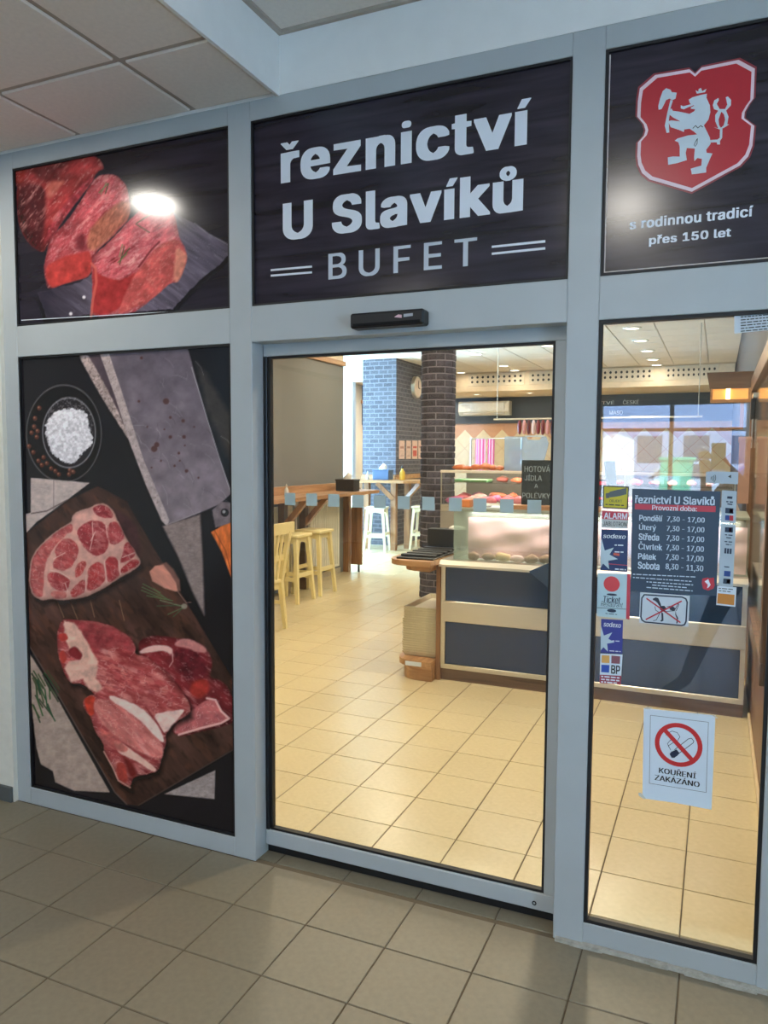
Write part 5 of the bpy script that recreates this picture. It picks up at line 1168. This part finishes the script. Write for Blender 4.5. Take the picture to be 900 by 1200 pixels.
# ------------------------------------------------------------------ tray stand at the counter end
t = thing('tray_stand', 'rounded oak tray stand at the left counter end', 'stand', (-1.95, 2.9, 0))
def dshape(x0, x1, y0, y1, r=.16):
    return [(x1, y0)]+[(x0+r-r*math.sin(a), y0+r-r*math.cos(a)) for a in np.linspace(0, PI/2, 8)]+[(x0+r-r*math.cos(a), y1-r+r*math.sin(a)) for a in np.linspace(0, PI/2, 8)]+[(x1, y1)]
obj('top_board', MB().prism(dshape(-2.11, -1.768, 2.39, 3.22), .835, .872, 'z'), OAKX, t)
obj('support_rail', MB().prism(dshape(-2.03, -1.80, 2.47, 3.1), .79, .835, 'z'), OAKX, t)
obj('lower_board', MB().prism(dshape(-2.09, -1.80, 2.50, 3.22), .10, .142, 'z'), OAK, t)
obj('base_board', MB().prism(dshape(-2.06, -1.80, 2.52, 3.18), .0, .10, 'z'), OAKX, t)
obj('back_post', MB().box(-1.95, -1.86, 3.10, 3.16, .142, .79), OAKZ, t)
obj('paper_strip', MB().box(-1.99, -1.87, 2.493, 2.499, .108, .138), PAPER, t)
t = thing('drip_tray', 'black slatted tray on the rounded oak stand top', 'tray', (-1.88, 2.75, .872))
tb_ = obj('tray_base', MB().bevbox(-2.05, -1.775, 2.46, 3.05, .872, .885, .003), BLACKP, t)
for i in range(5): obj('slat', MB().bevbox(-2.04, -1.785, 2.52+i*.11, 2.58+i*.11, .885, .9, .004), BLACKP, tb_)
t = thing('cutlery_box', 'black box with white napkin beside the drip tray', 'box', (-1.93, 3.14, .872)); obj('box_body', MB().bevbox(-2.05, -1.775, 3.08, 3.2, .872, 1.03, .004), BLACKP, t)
mb = MB(); blob(mb, (-1.83, 3.14, 1.035), (.06, .03, .025), 3, 2, .3); obj('napkin', mb, mat('napkin_white'.replace('napkin_white', 'napkin_white'), (240, 238, 232), .8), t)
ORD = ['first', 'second', 'third', 'fourth', 'fifth', 'sixth', 'seventh', 'eighth', 'ninth', 'tenth', 'eleventh', 'twelfth', 'thirteenth', 'fourteenth', 'fifteenth', 'sixteenth', 'seventeenth', 'eighteenth', 'nineteenth', 'twentieth']
TRAYM = mat('cream_plastic', (226, 218, 190), .45)
def tray_mb(w_, d_, h_):
    mb = MB(); o_, i_, tk = .0, .022, .004
    def rr(x, y, z): return [(-x, -y, z), (x, -y, z), (x, y, z), (-x, y, z)]
    V = rr(w_/2-.022, d_/2-.022, 0)+rr(w_/2, d_/2, h_)+rr(w_/2-.008, d_/2-.008, h_)+rr(w_/2-.026, d_/2-.026, tk)
    F = [(3, 2, 1, 0), (12, 13, 14, 15)]
    for a in (0, 4, 8):
        for q in range(4): F.append((a+q, a+(q+1) % 4, a+4+(q+1) % 4, a+4+q))
    return mb.add(V, F)
tm = tray_mb(.27, .56, .034).mesh('serving_tray', m=TRAYM)
for i in range(20):
    o = inst('serving_tray', tm, (-1.935+(.012 if i > 14 else 0)+random.uniform(-.002, .002), 2.90+random.uniform(-.003, .003), .1435+i*.0172))
    tag(o, 'cream serving tray, %s from the bottom of the stack' % ORD[i] if i < 19 else 'topmost cream serving tray of the stack', 'tray', 'stacked serving trays')

# ------------------------------------------------------------------ deli display case behind
t = thing('display_case', 'glass deli display case behind the front counter', 'display case', (-1.3, 5.5, 0))
GD = glass('case_glass', (.96, .98, .97), .04)
obj('case_base', MB().box(-2.62, .15, 5.0, 5.9, 0, 1.02), mat('case_grey', (150, 146, 138), .5), t)
obj('case_deck', MB().bevbox(-2.62, .15, 5.0, 5.9, 1.02, 1.09, .004), STEEL, t)
obj('glass_front', MB().box(-2.62, .15, 5.0, 5.008, 1.06, 1.43), GD, t)
obj('case_shelf', MB().box(-2.6, .13, 5.3, 5.85, 1.302, 1.312), GD, t)
obj('case_top', MB().box(-2.62, .15, 5.0, 5.9, 1.43, 1.44), GD, t)
obj('top_edge', MB().bevbox(-2.62, .15, 4.99, 5.01, 1.418, 1.446, .003), mat('white_trim_plastic', (226, 220, 208), .4), t)
obj('case_back', MB().box(-2.62, .15, 5.88, 5.9, 1.06, 1.43), mat('case_grey', (150, 146, 138), .5), t)
for x in (-2.62, -1.7, -.8, .14): obj('case_post', MB().box(x, x+.012, 5.0, 5.012, 1.06, 1.43), STEEL, t)
l = area('case_tube', (-1.3, 5.35, 1.41), (0, 0, 0), 2.4, .04, 16, (1.0, .66, .66)); l.parent = t; l.location = Vector((-1.3, 5.35, 1.41))-wloc(t)
mc = [mat('meat_%s' % n_, c_, .35, var=.18, scale=40) for n_, c_ in (('pink', (226, 120, 130)), ('red', (176, 50, 58)), ('orange', (206, 120, 74)), ('magenta', (206, 104, 160)), ('brown', (132, 74, 56)), ('pale', (232, 190, 176)))]
rnd = random.Random(11); names = ['pink', 'red', 'orange', 'violet pink', 'brown', 'pale']
mesh_m = []
for q in range(6):
    mb = MB(); blob(mb, (0, 0, .022), (.085, .06, .035), q, 2, .25, .7); mesh_m.append([mb.mesh('meat_cut')])
def meat(x, y, z, kx, sc, where):
    me = mesh_m[rnd.randrange(6)][0].copy(); me.materials.clear(); me.materials.append(mc[kx]); zmin = min(v.co.z for v in me.vertices)
    o = inst('meat_cut', me, (x, y, z-zmin*sc), None, rot=(0, 0, rnd.uniform(0, 6)), scale=(sc, sc, sc)); tag(o, '%s meat cut %s' % (names[kx], where), 'meat', 'meat cuts in the display case')
for i in range(15):
    for j in range(3): meat(-2.5+i*.17+rnd.uniform(-.02, .02), 5.16+j*.16, 1.091+.02*j, rnd.choice([0, 0, 1, 2, 3, 5]), rnd.uniform(1.0, 1.35), 'in the case, %s from left in the %s row' % (ORD[i], ('front', 'middle', 'back')[j]))
for i in range(13): meat(-2.1+i*.17, 5.5+rnd.uniform(-.06, .06), 1.313, rnd.choice([0, 1, 2, 4, 5]), rnd.uniform(.7, 1), 'on the glass case shelf, %s from the left' % ORD[i])
obj('green_tray', MB().bevbox(-2.58, -2.22, 5.32, 5.56, 1.313, 1.345, .008), mat('leaf_green', (96, 160, 96), .4), None, label='green tray on the glass shelf of the display case', cat='tray')
for i in range(9): meat(-2.5+i*.085, 5.3+rnd.uniform(-.05, .05), 1.441, rnd.choice([2, 4, 2, 5]), rnd.uniform(.75, 1.1), 'on top of the display case, %s from the left' % ORD[i])
# translucent cutting board standing on the case
t = thing('cutting_board', 'pale blue translucent plastic board with handle slot on the display case', 'board', (-1.79, 5.2, 1.44))
BQ = [(-1.99, 1.44), (-1.62, 1.44), (-1.56, 1.78), (-1.99, 1.78)]
obj('board_sheet', MB().prism([(-2.0, 1.44), (-1.62, 1.44), (-1.55, 1.72)]+[(-1.58, 1.79), (-1.62, 1.79), (-1.64, 1.755), (-1.76, 1.755), (-1.78, 1.79), (-2.0, 1.79)], 5.18, 5.19), glass('frosted_board', (.86, .93, 1.0), .06, haze=.4, hazecol=(176, 208, 238)), t)
obj('board_handle', MB().bevbox(-1.79, -1.60, 5.178, 5.192, 1.785, 1.80, .002), mat('pale_blue_plastic', (190, 208, 224), .3), t)
# hanging sausages on a rail
t = thing('sausage_rail', 'steel rail carrying hanging sausages at the back', 'rail', (-2.2, 8.0, 2.09)); obj('rail_tube', MB().cyl((-2.9, 8.0, 2.10), (-.2, 8.0, 2.10), .012, .012, 10), STEEL, t)
for x in (-2.85, -.25): obj('hanger', MB().cyl((x, 8.0, 2.10), (x, 8.0, CZ), .006, .006, 8), STEEL, t)
for i, x in enumerate(np.linspace(-2.53, -1.95, 10)):
    c_ = [(120, 40, 44), (214, 150, 150), (96, 34, 40), (232, 206, 206), (130, 46, 50)][i % 5]; L_ = (.21, .20, .22, .30, .34)[i % 5] if i > 4 else .2
    t = thing('sausage', '%s sausage hanging from the rail, %s from the left' % (('dark red', 'pale pink', 'maroon', 'whitish', 'reddish')[i % 5], ORD[i]), 'sausage', (x, 8.0, 2.09-L_), 'hanging sausages')
    obj('sausage_body', MB().lathe([(.005, 0), (.02, .015), (.027, .05), (.028, L_*.5), (.026, L_-.05), (.018, L_-.015), (.004, L_)], (x, 8.0, 2.088-L_), 12), mat('sausage_%d' % (i % 5), c_, .3), t, smooth=True)
    obj('string', MB().cyl((x, 8.0, 2.085), (x, 8.0, 2.115), .003, .003, 6), WHITE, t)
# pink striped towels on the back wall
def stripe_mat():
    m, nt, b = _nt('pink_striped_cloth'); N, L = nt.nodes, nt.links; tc = N.new('ShaderNodeTexCoord'); wv = N.new('ShaderNodeTexWave'); wv.inputs['Scale'].default_value = 6; wv.bands_direction = 'X'
    L.new(tc.outputs['Object'], wv.inputs['Vector']); cr = N.new('ShaderNodeValToRGB'); cr.color_ramp.elements[0].color = rgb(222, 96, 166); cr.color_ramp.elements[1].color = rgb(248, 200, 226); L.new(wv.outputs['Fac'], cr.inputs[0]); L.new(cr.outputs[0], b.inputs['Base Color']); b.inputs['Roughness'].default_value = .8; return m
STR = stripe_mat()
for i, (u0, u1) in enumerate(((556.5, 569), (571, 579.5))):
    a, b = aty(u0, 552, 10.5), aty(u1, 514.5, 10.5); mb = MB(); V = []; F = []; n_ = 12
    for q in range(n_+1):
        x = a[0]+(b[0]-a[0])*q/n_; yy = 10.5+.02*math.sin(q*1.3)
        V += [(x, yy, a[2]), (x, yy, b[2]), (x, yy+.012, b[2]), (x, yy+.012, a[2])]
    for q in range(n_):
        c_ = 4*q
        for e in range(4): F.append((c_+e, c_+4+e, c_+4+(e+1) % 4, c_+(e+1) % 4))
    F += [(0, 1, 2, 3), (4*n_+3, 4*n_+2, 4*n_+1, 4*n_)]
    o = obj('striped_towel', mb.add(V, F), STR, None, smooth=False); tag(o, ('wider' if i == 0 else 'narrower')+' pink striped towel hanging behind the display case', 'towel', 'pink striped towels')
t = thing('towel_rack', 'steel rack on posts holding the pink towels', 'rack', (-3.4, 10.52, 0)); zr = aty(560, 514, 10.5)[2]
obj('rack_bar', MB().cyl((-4.0, 10.51, zr), (-3.1, 10.51, zr), .012, .012, 8), STEEL, t)
for x in (-4.0, -3.1): obj('rack_post', MB().cyl((x, 10.51, 0), (x, 10.51, zr+.01), .014, .014, 8), STEEL, t)
# air conditioner on the slate band
a, b = aty(537, 487, 14.2), aty(596.5, 469.5, 14.2)
t = thing('air_conditioner', 'white wall air conditioner on the slate blue band', 'air conditioner', ((a[0]+b[0])/2, 14.3, a[2]))
ACM = mat('aircon_white', (232, 230, 220), .4)
obj('housing', MB().prism([(14.46, a[2]), (14.28, a[2]), (14.2, a[2]+.08), (14.2, b[2]-.04), (14.24, b[2]), (14.46, b[2])], a[0], b[0], 'x'), ACM, t)
obj('front_panel', MB().bevbox(a[0]+.28, b[0]-.1, 14.185, 14.2, a[2]+.10, b[2]-.03, .006), mat('aircon_panel', (238, 240, 238), .25), t)
obj('air_flap', MB().bar((a[0]+.1, 14.22, a[2]+.04), (b[0]-.1, 14.22, a[2]+.04), .02, t0=.05), mat('aircon_grey', (190, 184, 172), .4), t)
# chalk lettering on the slate band
SLY = 14.455
t = thing('wall_lettering', 'white hand lettering about Czech meat on the slate band', 'lettering', (*aty(725, 480, SLY)[:2], aty(725, 480, SLY)[2]))
CW = mat('white_chalk_paint', (220, 228, 232), .7)
for s_, u0, v0, u1, v1 in (('ENSTVÉ', 690, 474.5, 720, 469), ('ČESKÉ', 730, 474, 749, 467.5), ('MASO', 714, 486, 730, 481)):
    a, b = aty(u0, v0, SLY), aty(u1, v1, SLY); text_rect('painted_word', s_, a[0], a[2], b[0], b[2], SLY, CW, t, bold=.01)

# ------------------------------------------------------------------ right wall: framed panel, lamp box, paper, register
RX = .232
FRW = wood('brown_frame_wood', (92, 68, 48), (132, 100, 72), axis=2)
t = thing('framed_mirror', 'wood framed mirror on the right wall inside the window', 'mirror', (RX, 2.5, .6))
for q in ((1.2, 3.68, .60, .70), (1.2, 3.68, 2.06, 2.16), (3.56, 3.68, .70, 2.06), (1.2, 1.3, .70, 2.06)): obj('frame_bar', MB().bevbox(RX-.035, RX, *q, .003), FRW, t)
obj('mirror_glass', MB().box(RX-.012, RX, 1.3, 3.56, .70, 2.06), mat('mirror_silver', (180, 170, 160), .08, metal=.9), t)
t = thing('lamp_box', 'wooden hood with glowing warm lamp over the counter end', 'lamp', (.07, 3.85, 1.98))
obj('hood', MB().prism([(-.075, 2.10), (.21, 2.10), (.228, 2.22), (-.10, 2.22)], 3.75, 4.0), DARKOAK, t)
obj('lamp_frame', MB().box(-.07, .2, 3.75, 3.765, 1.995, 2.02).box(-.07, -.055, 3.75, 3.765, 2.02, 2.10).box(.185, .2, 3.75, 3.765, 2.02, 2.10), OAKX, t)
obj('lamp_shade', MB().box(-.055, .185, 3.77, 3.95, 2.02, 2.098), mat('lit_amber_glass', (236, 170, 90), .3, emit=.8), t)
obj('lamp_tube', MB().cyl((.05, 3.76, 2.02), (.05, 3.76, 2.098), .015, .015, 10), emitter('tube_glow', (255, 230, 170), 5), t)
obj('hanger_strip', MB().box(.135, .16, 3.76, 3.79, 1.82, 1.995).box(-.9+.9, .16, 3.76, 3.79, 1.80, 1.82), OAKZ, t)
a, b = aty(863.5, 590, 3.3), aty(880, 515, 3.3)
t = thing('paper_roll_holder', 'pinkish wrapping paper sheet hanging by the right wall', 'paper', ((a[0]+b[0])/2, 3.3, a[2])); obj('paper_sheet', MB().box(a[0], b[0], 3.30, 3.304, a[2], b[2]), mat('rose_kraft', (170, 136, 120), .7), t); obj('roll', MB().cyl((a[0]-.005, 3.32, b[2]), (b[0]+.005, 3.32, b[2]), .02, .02, 14), mat('rose_kraft', (170, 136, 120), .7), t)
t = thing('knife_rack', 'dark rack with hanging knives above the paper sheet', 'rack', (.2, 3.45, 1.75)); a, b = aty(880, 500, 3.45), aty(884, 440, 3.45)
obj('rack_strip', MB().box(RX-.03, RX, 3.3, 3.75, 2.00, 2.03), STEEL, t)
for i, y in enumerate((3.42, 3.55, 3.66)): kh = obj('knife_handle', MB().bevbox(RX-.035, RX-.012, y-.012, y+.012, 1.86, 2.0, .003), BLACKP, t); obj('knife_blade', MB().prism([(y-.014, 1.86), (y+.014, 1.86), (y+.006, 1.66)], RX-.024, RX-.021, 'x'), STEEL, kh)
t = thing('card_terminal', 'dark cash display with red strip standing on the counter top', 'register', (-.70, 3.0, 1.232))
obj('stand', MB().bevbox(-.74, -.64, 2.95, 3.07, 1.232, 1.25, .004).box(-.70, -.68, 3.0, 3.02, 1.25, 1.42), BLACKP, t)
obj('display', MB().bar((-.668, 2.99, 1.40), (-.690, 3.03, 1.56), .07, t0=.02), mat('display_dark', (46, 50, 60), .25), t)
obj('body', MB().bevbox(-.79, -.69, 2.96, 3.06, 1.25, 1.44, .008), mat('body_red_black', (52, 30, 36), .4), t)
obj('red_strip', MB().box(-.78, -.70, 2.954, 2.960, 1.40, 1.425).box(-.78, -.70, 2.954, 2.960, 1.30, 1.315), mat('signal_red', (210, 40, 56), .4), t)
# white skirting pipe along the right wall
struct('baseboard_inner_right', MB().bevbox(RX-.015, RX, .25, 2.6, 0, .045, .004), mat('cream_skirting', (222, 200, 160), .5))

# ------------------------------------------------------------------ people
def person(name, label, joints, edges, radii, m, root, parts=()):
    me = bpy.data.meshes.new(name); me.from_pydata(joints, edges, []); o = bpy.data.objects.new(name, me); COL.objects.link(o)
    sk = o.modifiers.new('skin', 'SKIN'); sk.use_smooth_shade = True; ss = o.modifiers.new('sub', 'SUBSURF'); ss.levels = ss.render_levels = 2
    for i, r in enumerate(radii): me.skin_vertices[0].data[i].radius = (r, r) if not isinstance(r, tuple) else r
    me.skin_vertices[0].data[root].use_root = True
    bpy.context.view_layer.update(); dg = bpy.context.evaluated_depsgraph_get(); em = bpy.data.meshes.new_from_object(o.evaluated_get(dg)); em.name = name
    o.modifiers.clear(); o.data = em; em.materials.clear()
    for mm in m: em.materials.append(mm)
    tag(o, label, 'person'); return o
SKIN = mat('skin', (206, 152, 126), .5); REDS = mat('red_cotton', (176, 36, 44), .8); HAIR = mat('dark_hair', (40, 32, 28), .6); DKCL = mat('black_cloth', (20, 21, 25), .85); SHOE = mat('black_shoe', (14, 14, 16), .5)
def body(base, yaw, name, label, shirt, trousers, arms, stride=.1, H=1.72, feet=(-.125, .125)):
    """one continuous figure; arms = ((elbow, wrist) left, right) in local coordinates, +y forward"""
    k_ = H/1.72
    J = [(0,0,.95),(0,.01,1.12),(0,0,1.32),(0,0,1.46),(0,.02,1.54),(0,.035,1.63)]
    E = [(0,1),(1,2),(2,3),(3,4),(4,5)]; R_ = [(.155,.11),(.145,.105),(.165,.11),(.075,.075),(.055,.055),(.05,.05)]
    for sg in (-1, 1):
        n_ = len(J); f = sg*stride
        fx_ = feet[0 if sg < 0 else 1]; J += [(sg*.10, 0, .88), ((sg*.10+fx_)/2+sg*.01, f*.5+.03, .49), (fx_, f, .09), (fx_*1.0+sg*.05+(fx_ < -.2)*-.08, f+.14, .035)]
        R_ += [(.095,.10), (.062,.066), (.042,.045), (.038,.03)]; E += [(0, n_), (n_, n_+1), (n_+1, n_+2), (n_+2, n_+3)]
        n_ = len(J); el, wr = arms[0 if sg < 0 else 1]
        hd = tuple(np.array(wr)+(np.array(wr)-np.array(el))*.22)
        J += [(sg*.18, 0, 1.40), el, wr, hd]; R_ += [(.062,.062), (.044,.044), (.03,.03), (.04,.022)]; E += [(2, n_), (n_, n_+1), (n_+1, n_+2), (n_+2, n_+3)]
    cs, sn = math.cos(yaw), math.sin(yaw)
    def W_(p): return (base[0]+(p[0]*cs-p[1]*sn)*k_, base[1]+(p[0]*sn+p[1]*cs)*k_, base[2]+p[2]*k_)
    o = person(name, label, [W_(p) for p in J], E, [(a*k_, b*k_) for a, b in R_], [shirt, trousers, SKIN, SHOE], 0)
    for p in o.data.polygons:
        z = (sum(o.data.vertices[v].co.z for v in p.vertices)/len(p.vertices)-base[2])/k_
        p.material_index = 3 if z < .075 else (1 if z < .93 else (0 if z < 1.475 else 2))
    # head, hair, fingers as worn parts of the same figure
    def head(c, rx, ry, rz):
        mb = MB(); bm = bmesh.new(); bmesh.ops.create_uvsphere(bm, u_segments=20, v_segments=14, radius=1)
        for v in bm.verts:
            q = v.co.copy(); ch = 1-.22*max(0, -q.z)**1.5; fr = max(0, q.y)
            nose = .16*math.exp(-((q.x/.14)**2+((q.z+.12)/.2)**2))*(fr > .6)
            eye = -.05*(math.exp(-(((abs(q.x)-.38)/.16)**2+((q.z-.06)/.12)**2)))*(fr > .5)
            l_ = (q.x*rx*ch, q.y*ry*(1+nose+eye), q.z*rz); v.co = Vector(W_((c[0]+l_[0], c[1]+l_[1], c[2]+l_[2])))
        bm.verts.index_update(); mb.add([v.co[:] for v in bm.verts], [[v.index for v in f.verts] for f in bm.faces]); bm.free(); return mb
    obj('head', head((0, .05, 1.625), .073, .092, .112), SKIN, o, smooth=True)
    mb = MB()
    hm = head((0, .035, 1.648), .081, .098, .108); keep = [f for f in hm.f]
    mb.v = hm.v; mb.f = []
    inv = lambda p: ((p[0]-base[0])*cs+(p[1]-base[1])*sn, -(p[0]-base[0])*sn+(p[1]-base[1])*cs, p[2]-base[2])
    for f in keep:
        c_ = np.mean([inv(hm.v[i]) for i in f], 0)/k_
        if c_[2] > 1.69 or (c_[1] < .03 and c_[2] > 1.58): mb.f.append(f)
    obj('hair', mb, HAIR, o, smooth=True)
    return o, W_
def fingers(o, W_, wr, el, m):
    wr, el = np.array(wr), np.array(el); d_ = (wr-el)/np.linalg.norm(wr-el); side = np.cross(d_, (0, 0, 1)); side /= max(np.linalg.norm(side), 1e-6); up_ = np.cross(side, d_)
    for q, L_ in enumerate((.07, .08, .075, .06)):
        b0 = wr+d_*.09+side*(.024-.016*q); b1 = b0+d_*L_*.55+up_*-.005; b2 = b1+d_*L_*.35-up_*.03
        obj('finger', MB().tube([W_(b0), W_(b1), W_(b2)], .0085, 8), m, o, smooth=True)
    b0 = wr+d_*.04+side*.03; b1 = b0+d_*.035+side*.03; b2 = b1+d_*.03; obj('thumb', MB().tube([W_(b0), W_(b1), W_(b2)], .010, 8), m, o, smooth=True)
ar = (((-.26, .10, 1.15), (-.16, .32, 1.08)), ((.26, .10, 1.15), (.16, .32, 1.08)))
o, W_ = body((-2.19, 6.45, 0), PI+.1, 'person', 'person in red shirt working behind the display case', REDS, DKCL, ar, .03, 1.68)
for a in ar: fingers(o, W_, a[1], a[0], SKIN)
# the photographer, seen only as a dark reflection in the window
ar = (((-.30, .16, 1.22), (-.32, .36, 1.50)), ((.10, .20, 1.20), (-.18, .36, 1.50)))
o, W_ = body((.25, -3.06, 0), .0, 'person', 'person in black clothes photographing, reflected in the right window', DKCL, DKCL, ar, -.12, 1.74, (-.40, .12))
for a in ar: fingers(o, W_, a[1], a[0], SKIN)
t = thing('phone', 'dark phone held up by the person taking the picture', 'phone', (0, -2.54, 1.54)); obj('phone_body', MB().bevbox(-.04, .04, -2.530, -2.521, 1.52, 1.68, .003), BLACKP, t); obj('phone_lens', MB().cyl((.0, -2.521, 1.655), (0, -2.518, 1.655), .006, .006, 12), GASK, t)

# ------------------------------------------------------------------ street beyond the passage (seen mirrored in the glass)
struct('pavement', MB().box(-30, 30, -70, -10.0, -.06, -.004), mat('pale_pavement', (176, 184, 196), .5, var=.08, scale=2), label='pale street pavement beyond the passage')
t = thing('street_building', 'pale building across the street with rows of windows', 'building', (-4, -46, 0))
obj('wall', MB().box(-24, 16, -50, -46, 0, 14), mat('facade_blue_grey', (150, 164, 190), .8), t)
wm = MB().box(-.7, .7, -.05, .02, 0, 1.6).mesh('window', m=mat('dark_window', (60, 76, 104), .15))
for i in range(14):
    for j in range(3): inst('window', wm, (-22+i*2.6, -45.98, 1.2+j*3.6), t)
def car(x, y, m, label, rz=0):
    t = thing('parked_car', label, 'car', (x, y, 0), 'cars in the street')
    prof = [(-2.0, .35), (-2.05, .75), (-1.2, .92), (-.65, 1.42), (.85, 1.45), (1.6, .98), (2.05, .9), (2.1, .4)]
    obj('body', MB().prism([(x+a, b) for a, b in prof], y-.85, y+.85), m, t)
    obj('side_window', MB().prism([(x-1.05, .95), (x-.58, 1.36), (x+.78, 1.38), (x+1.35, .98)], y-.87, y+.87), mat('dark_window', (60, 76, 104), .15), t)
    for a in (-1.3, 1.35):
        for b in (-.86, .70): obj('wheel', MB().cyl((x+a, y+b, .32), (x+a, y+b+.16, .32), .32, .32, 20), BLACKP, t)
car(-.8, -22, mat('car_silver', (190, 200, 212), .3, metal=.3), 'silver parked car in the street, mirrored in the window')
car(1.6, -27, mat('car_blue', (70, 100, 160), .3), 'blue parked car farther off in the street, mirrored in the window')
t = thing('advertising_stand', 'white advertising stand outside, mirrored in the window', 'sign', (-2.05, -15, 0)); obj('board', MB().prism([(-2.55, .1), (-1.65, .1), (-1.7, 1.95), (-2.1, 2.1), (-2.5, 1.95)], -15.05, -15), WHITE, t)
obj('leg', MB().bar((-2.4, -15.3, 0), (-2.4, -15.05, 1.6), .04), STEEL, t); obj('leg', MB().bar((-1.8, -15.3, 0), (-1.8, -15.05, 1.6), .04), STEEL, t)
t = thing('waste_bin', 'green waste bin outside, mirrored in the window', 'bin', (-.85, -15.5, 0)); obj('bin_body', MB().prism([(-1.2, .05), (-.6, .05), (-.5, 1.5), (-1.15, 1.5)], -15.9, -15.2), mat('bin_green', (70, 190, 150), .5), t); obj('lid', MB().bevbox(-1.2, -.45, -15.95, -15.15, 1.5, 1.58, .02), mat('bin_green', (70, 190, 150), .5), t)
